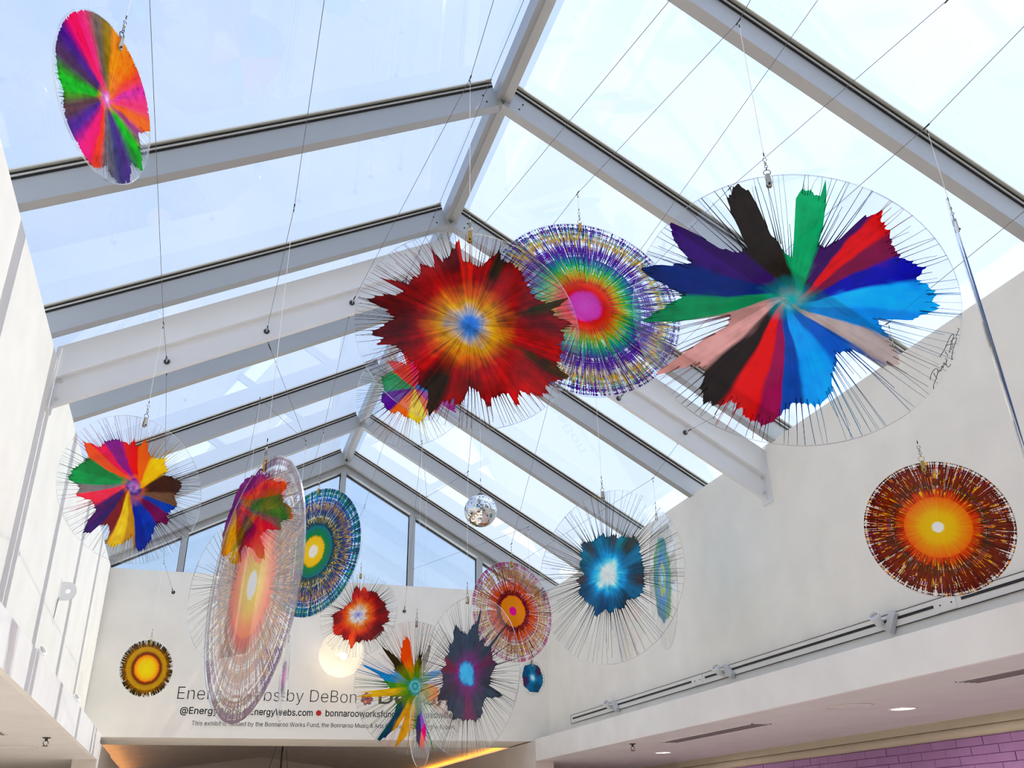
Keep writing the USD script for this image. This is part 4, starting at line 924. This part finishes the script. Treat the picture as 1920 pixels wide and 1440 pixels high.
# ------------------------------------------------------------------ ceiling fittings
LAMP = 160.0
def vent(x0, x1, y0, y1, label, n=4):
    t = thing('air_vent', label, 'air vent')
    obj('frame', join(box(x0, x1, y0, y0 + 0.012, ZS - 0.006, ZS), box(x0, x1, y1 - 0.012, y1, ZS - 0.006, ZS), box(x0, x0 + 0.012, y0, y1, ZS - 0.006, ZS), box(x1 - 0.012, x1, y0, y1, ZS - 0.006, ZS)), 'soffit_paint', t)
    obj('dark_throat', box(x0 + 0.01, x1 - 0.01, y0 + 0.01, y1 - 0.01, ZS - 0.002, ZS - 0.0005), 'black_plastic', t)
    for q in range(n):
        xx = x0 + (q + 0.5) / n * (x1 - x0)
        obj('blade', box(xx - 0.010, xx + 0.010, y0 + 0.012, y1 - 0.012, ZS - 0.008, ZS - 0.003), 'vent_metal', t)
vent(4.67, 4.87, 7.28, 9.06, 'long slotted air vent in the right-hand low ceiling, the farther one')
vent(4.66, 4.85, 3.0, 4.82, 'long slotted air vent in the right-hand low ceiling, the nearer one')
vent(-1.75, -1.52, 7.4, 9.03, 'dark slotted air vent in the left-hand low ceiling at the edge')
def lamp(t, r, power):
    d = UsdLux.DiskLight.Define(stage, str(t.GetPath()) + '/bulb_light')
    d.CreateRadiusAttr(r); d.CreateIntensityAttr(power); d.CreateColorAttr(Gf.Vec3f(1.0, 0.9, 0.82)); d.AddTranslateOp().Set(Gf.Vec3d(0, 0, -0.012))
def disc_plate(name, x, y, r, label, cat, glow):
    t = thing(name, label, cat, (x, y, ZS))
    pr = lathe([(0, -0.004), (r * 0.97, -0.004), (r, -0.001), (r, 0.001), (0, 0.001)], 40)
    if glow:
        pr = lathe([(r * 0.8, -0.002), (r * 0.84, -0.006), (r, -0.004), (r, 0.0), (r * 0.8, 0.0)], 40)
        obj('trim_ring', pr, 'white_trim', t, smooth=40)
        lamp(t, r * 0.78, LAMP)
        obj('lamp_face', lathe([(0, -0.0015), (r * 0.8, -0.0015), (r * 0.8, -0.0005), (0, -0.0005)], 32), 'downlight_glow', t)
    else:
        obj('cover', pr, 'soffit_paint', t, smooth=40)
        obj('edge_ring', ring(r, 0.004, (0, 0, -0.003), 'z', 48, 6), 'far_wall', t)
disc_plate('downlight', 5.33, 6.12, 0.115, 'round lit downlight in the right-hand low ceiling, the nearer one', 'downlight', True)
disc_plate('downlight', 5.36, 10.35, 0.115, 'round lit downlight in the right-hand low ceiling, the farther one', 'downlight', True)
for yy in (1.9,):
    disc_plate('downlight', 5.33, yy, 0.115, 'round lit downlight in the right-hand low ceiling, outside the frame', 'downlight', True)
for yy, wh in ((1.9, 'nearest'), (6.12, 'middle'), (10.35, 'farthest')):
    disc_plate('downlight', -3.2, yy, 0.115, f'round lit downlight deep in the left-hand low ceiling, the {wh} one', 'downlight', True)
disc_plate('ceiling_speaker', 4.78, 6.05, 0.17, 'flush round ceiling plate beside the nearer downlight', 'ceiling plate', False)
disc_plate('ceiling_speaker', 4.72, 10.2, 0.17, 'flush round ceiling plate near the far right sprinkler', 'ceiling plate', False)
disc_plate('ceiling_speaker', -1.62, 10.25, 0.19, 'flush round ceiling plate in the left-hand low ceiling', 'ceiling plate', False)
def sprinkler(x, y, label):
    t = thing('sprinkler', label, 'sprinkler', (x, y, ZS))
    obj('escutcheon', lathe([(0, -0.008), (0.03, -0.008), (0.036, 0.0), (0, 0.0)], 20), 'dark_steel', t)
    obj('body', lathe([(0, -0.03), (0.012, -0.03), (0.012, -0.005), (0, -0.005)], 12), 'dark_steel', t)
    for s in (-1, 1):
        obj('yoke', tube([(0.012 * s, 0, -0.028), (0.022 * s, 0, -0.045), (0.006 * s, 0, -0.068)], 0.0035, 6), 'dark_steel', t)
    obj('deflector', lathe([(0, -0.072), (0.026, -0.072), (0.026, -0.069), (0, -0.067)], 16), 'dark_steel', t)
sprinkler(4.45, 9.28, 'dark fire sprinkler head hanging from the right-hand low ceiling')
sprinkler(-1.24, 9.25, 'dark fire sprinkler head hanging from the left-hand low ceiling')
